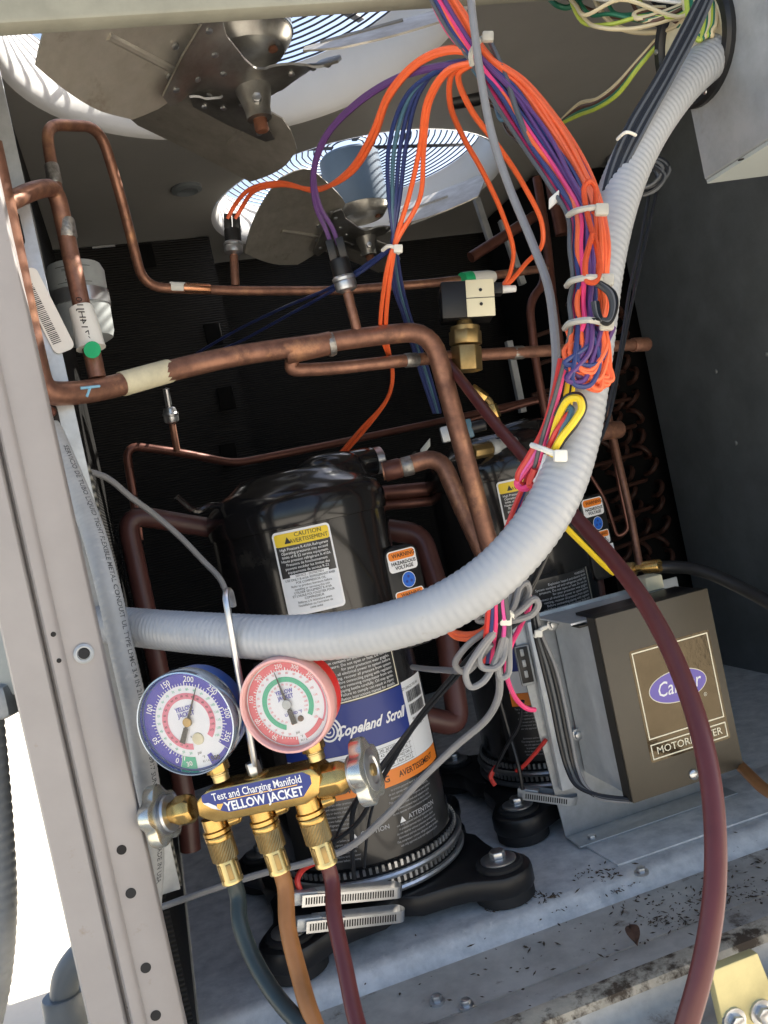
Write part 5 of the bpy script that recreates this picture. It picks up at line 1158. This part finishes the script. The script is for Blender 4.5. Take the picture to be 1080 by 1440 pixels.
# orange loop hanging below the conduit, magenta tail
ol = thing('wire_loop', 'pair of orange wires looping under the white conduit', 'wire loop', at(650, 895, .78))
for k in range(2): W(ol, 'orange', [(615+k*6, 870, .80), (640, 890+k*5, .79), (672, 890+k*4, .78), (694+k*3, 870, .77), (702+k*3, 845, .77), (706+k*2, 810, .77)], .0030)
mg = thing('wire_loop', 'single magenta wire drooping beside the box bracket', 'wire loop', at(745, 1000, .9))
W(mg, 'pink', [(738, 820, .80), (745, 850, .86), (732, 880, .93), (718, 910, .95), (712, 945, .95), (724, 980, .95), (740, 996, .96), (752, 998, .97)], .0028)
# grey cable from above and its tied coil
gc = thing('grey_cable', 'light grey cable hanging down the middle into a tied coil', 'cable', at(700, 955, .80))
W(gc, 'grey', [(660, -20, .78), (668, 50, .77), (678, 120, .765), (692, 190, .76), (715, 260, .75), (748, 340, .73), (770, 400, .71), (779, 460, .695), (782, 520, .685), (775, 580, .68), (760, 640, .68), (745, 700, .695), (732, 760, .71), (715, 820, .73), (700, 870, .75)], .0036, 9)
for pp in ([(711, 872, .748), (690, 893, .745), (668, 922, .742), (655, 948, .742), (662, 966, .744), (680, 958, .746), (696, 930, .750), (706, 900, .752), (713, 872, .752)],
           [(712, 872, .750), (688, 900, .748), (674, 925, .745), (678, 938, .745), (694, 940, .747), (707, 928, .75), (711, 900, .753), (713, 872, .754)],
           [(713, 873, .752), (708, 910, .752), (700, 938, .752), (704, 953, .754), (714, 948, .756), (716, 915, .756), (715, 872, .756)],
           [(711, 872, .752), (660, 905, .756), (640, 935, .765), (655, 945, .77), (690, 905, .765), (712, 872, .758)],
           [(711, 872, .75), (724, 850, .748), (731, 826, .75), (740, 820, .755), (744, 832, .757), (728, 862, .754), (712, 873, .752)],
           [(712, 872, .75), (735, 856, .746), (752, 842, .745), (757, 850, .746), (748, 864, .748), (725, 872, .75), (713, 874, .752)],
           [(711, 872, .752), (716, 848, .753), (722, 825, .756), (730, 815, .76), (736, 822, .762), (722, 860, .758), (713, 873, .755)],
           [(711, 872, .756), (720, 845, .758), (729, 818, .762), (722, 810, .765), (712, 830, .763), (709, 860, .759), (710, 874, .757)],
           [(710, 872, .752), (690, 868, .752), (678, 862, .76), (672, 872, .765), (690, 874, .76), (711, 876, .755)]):
    W(gc, 'grey', pp, .0029, 8)
tie(gc, [(694, 890, .748), (702, 872, .737), (714, 862, .74), (722, 868, .75)], (711, 872, .736), .0026)
W(gc, 'grey', [(700, 930, .76), (702, 975, .78), (685, 1010, .80), (640, 1050, .82), (590, 1098, .83), (540, 1150, .835), (490, 1192, .84), (430, 1214, .85), (370, 1228, .865), (300, 1250, .885), (215, 1280, .91)], .0034, 9)
W(gc, 'grey', [(690, 905, .752), (665, 935, .77), (620, 942, .9), (580, 938, 1.05)], .0032, 8)
# black leads
bk = thing('black_leads', 'pair of thin black leads hanging across the dark wall to the compressor', 'cable', at(480, 1180, .9))
W(bk, 'black', [(925, 262, .95), (908, 340, .93), (890, 420, .90), (872, 510, .86), (852, 600, .82), (812, 680, .79), (770, 780, .77), (738, 838, .78), (690, 900, .80), (640, 955, .84), (585, 1020, .88), (545, 1080, .92), (520, 1150, .98), (512, 1220, 1.03)], .0017)
W(bk, 'black', [(914, 265, .955), (903, 330, .93), (885, 410, .90), (876, 470, .87), (855, 570, .83), (820, 655, .795), (788, 735, .775), (735, 850, .785), (680, 905, .80), (620, 970, .85), (560, 1045, .90), (510, 1110, .95), (480, 1160, .98), (470, 1190, 1.0)], .0017)
W(bk, 'black', [(730, 850, .80), (660, 925, .83), (600, 995, .87), (545, 1070, .91), (500, 1130, .95), (495, 1180, 1.0), (498, 1235, 1.04)], .0028)
W(bk, 'black', [(735, 870, .81), (650, 940, .84), (590, 1010, .88), (540, 1090, .92), (500, 1160, .96), (450, 1195, .99)], .0026)
cl = thing('wire_coil', 'small coil of thin black wire hanging behind the white conduit', 'wire coil', at(915, 275, .95))
for k in range(6):
    x0, y0 = 912+random.uniform(-6, 6), 244+random.uniform(-8, 10)
    W(cl, 'dgrey' if k % 2 else 'black', [(x0-14, y0-14, .95), (x0+8, y0-20, .945), (x0+26, y0-4-k, .943), (x0+12, y0+14, .945), (x0-12, y0+20, .95), (x0-20, y0+4, .953), (x0-6, y0-16+k, .951), (x0+14, y0-12, .948), (x0+20, y0+8, .946)], .0019)
# black cables lying along the upper conduit
bc2 = thing('cable_run', 'several black and slate cables lying along the upper conduit', 'cable', at(845, 330, .74))
for k, c in enumerate(('black', 'dgrey', 'black', 'black', 'dgrey', 'black', 'dgrey')):
    o = k*5.0-16
    W(bc2, c, [(1003+o*.6, -25, .80), (972+o*.8, 40, .79), (935+o*.8, 110, .775), (895+o*.9, 180, .76), (868+o*.7, 240, .745), (852+o*.5, 300, .735), (843+o*.4, 360, .73), (838+o*.3, 430, .735)], .0019)
tie(bc2, [(868, 196, .752), (880, 186, .742), (894, 190, .75)], None, .0014)
# ground and control leads at the top right
gw = thing('wire_bundle', 'tangle of green, yellow, cream and brown leads at the top right bushing', 'wire bundle', at(900, 60, .9))
W(gw, 'cream', [(832, -15, .95), (848, 20, .94), (880, 42, .93), (930, 44, .91), (960, 30, .88), (980, -10, .86)], .0028)
W(gw, 'brown', [(790, -10, .98), (830, 15, .96), (880, 25, .95), (940, 30, .93), (965, 20, .9)], .0028)
W(gw, 'green', [(770, -5, .98), (785, 8, .97), (800, 10, .97), (822, -8, .96)], .0030)
for c, o in (('green', 0), ('brown', -6), ('cream', -12), ('lime', 3)):
    W(gw, c, [(790, 172+o*.2, 1.1), (815, 158+o, 1.05), (842, 148+o*.8, 1.0), (870, 128+o, .96), (900, 90+o*.6, .93), (925, 62+o*.6, .92), (950, 45+o, .90), (962, 20, .88), (970, -20, .86)], .0026)
for k in range(5):
    W(gw, ('cream', 'brown', 'green', 'cream', 'brown')[k], [(968, 18, .88), (945, 12+k*2, .89), (915, 12+k*4, .89), (892+k*2, 20+k*2, .89), (896+k*3, 26+k, .885), (925, 20+k*2, .88), (958, 8+k, .875)], .0026)
for k in range(6):
    c = ('lime', 'green', 'cream', 'lime', 'green', 'cream')[k]
    W(gw, c, [(965+k*5, -15, .84), (968+k*6, 25, .835), (976+k*5, 50, .83), (984+k*3, 56-k*2, .828), (990+k*3, 35, .83), (990+k*3, -12, .835)], .0026)
random.seed(21)
for k in range(14):
    c = ('green', 'cream', 'brown', 'lime', 'black', 'green', 'white')[k % 7]; x0 = 780+random.uniform(0, 120); y0 = random.uniform(-12, 34)
    W(gw, c, [(x0, -25, .93), (x0+random.uniform(10, 40), y0, .92), (x0+random.uniform(40, 80), y0+random.uniform(-6, 22), .90), (min(955, x0+random.uniform(80, 130)), y0+random.uniform(-12, 16), .885), (968+random.uniform(-6, 14), random.uniform(-5, 22), .87), (978+random.uniform(-8, 14), -25, .85)], .0021)
# left grey lead running to the compressor
ll = thing('grey_lead', 'thin dark grey lead crossing from the tube plate to the nearer compressor', 'cable', at(330, 840, 1.06))
W(ll, 'grey', [(98, 660, .945), (118, 662, .96), (150, 672, .98), (185, 700, 1.0), (215, 722, 1.02), (250, 752, 1.03), (285, 788, 1.04), (310, 815, 1.04), (322, 845, 1.04)], .0036, 9)
# bracket wires
bw = thing('wire_bundle', 'black and grey wires clipped down the left edge of the box bracket', 'wire bundle', at(800, 1080, 1.16))
for k, c in enumerate(('black', 'dgrey', 'black', 'grey')):
    W(bw, c, [(748+k*2, 858, 1.10), (752+k*3, 890, 1.13), (764+k*6, 940, 1.145), (776+k*6, 990, 1.15), (786+k*6, 1040, 1.15), (797+k*5, 1080, 1.15), (810+k*4, 1104, 1.14), (840, 1118+k, 1.13), (886, 1124+k, 1.12)], .0030)
tie(bw, [(752, 895, 1.12), (760, 886, 1.115), (768, 882, 1.12)], (757, 891, 1.112), .003)
W(bw, 'black', [(702, 980, 1.25), (716, 1030, 1.25), (730, 1080, 1.24), (735, 1110, 1.24)], .003)
W(bw, 'black', [(735, 985, 1.22), (730, 1020, 1.23), (712, 1050, 1.24), (695, 1085, 1.25)], .0026)
W(bw, 'red', [(768, 1040, 1.22), (752, 1060, 1.23), (735, 1078, 1.24), (726, 1084, 1.25)], .003)
W(bw, 'red', [(698, 1078, 1.26), (690, 1092, 1.26), (696, 1104, 1.26)], .0035)
# red leads at the clamp
rl = thing('red_lead', 'short red lead end under the nearer compressor clamp', 'wire', at(425, 1230, 1.03))
W(rl, 'red', [(440, 1215, 1.05), (425, 1224, 1.03), (418, 1238, 1.02), (424, 1256, 1.02)], .0035)
# label tag hanging behind the bracket
tg2 = thing('terminal_block', 'small pale terminal block standing beside the farther compressor', 'terminal block', at(745, 955, 1.22))
mk('block', *obox(at(738, 935, 1.22), _r, FW, Vector((0, 0, 1)), .020, .012, .056, .002), 'galvanized_dull', tg2)
mk('block_face', *obox(at(738, 935, 1.213), _r, FW, Vector((0, 0, 1)), .016, .002, .050, .001), 'satin_black', tg2)
for k in range(3): mk('terminal', *obox(at(734+k*3, 918+k*15, 1.211), _r, FW, Vector((0, 0, 1)), .005, .002, .010, .001), 'galvanized_dull', tg2)

# ================================================================== outside, left of the post
oc = thing('disconnect_cover', 'pale grey weatherproof cover beyond the post at the left edge', 'cover', at(0, 1000, 1.3))
mk('cover_box', *obox(at(-38, 900, 1.3), _r, FW, Vector((0, 0, 1)), .135, .06, .18, .008), 'cover_grey', oc)
mk('cover_lip', *obox(at(-34, 992, 1.29), _r, FW, Vector((0, 0, 1)), .125, .07, .05, .012), 'galvanized_dull', oc)
fx_ = [at(*p) for p in ((-30, 1000, 1.3), (-22, 1080, 1.3), (-14, 1180, 1.3), (-10, 1280, 1.3), (-18, 1380, 1.3), (-40, 1480, 1.3))]
tag(mk('outdoor_conduit', *corrug(spline(fx_, 10), .034, .014, .0018), 'conduit_grey', sharp=60), 'thick grey ribbed conduit dropping outside at the left edge', 'conduit')
pe = thing('pipe_elbow', 'dark grey plastic pipe elbow standing outside behind the post', 'pipe elbow', at(98, 1440, 1.4))
mk('elbow', *sweep(spline([at(128, 1330, 1.4), at(108, 1350, 1.4), at(93, 1375, 1.4), at(90, 1410, 1.4)], 6), .022, 20), 'pvc_grey', pe)
mk('coupling', *lathe([(.031, 0), (.033, .003), (.033, .05), (.030, .055)], at(88, 1398, 1.4), at(98, 1450, 1.4)-at(88, 1398, 1.4), 24), 'pvc_grey', pe)
mk('riser', *lathe([(.024, .05), (.024, .62)], at(88, 1398, 1.4), Vector((0, 0, -1)), 20), 'pvc_grey', pe)
V, Fc = boxg((-1.6, 1.55, -.45), (.1, 1.63, -.40), .004)
tag(mk('timber_sleeper', V, Fc, 'wood'), 'yellowish timber strip lying on the ground beyond the post', 'timber')
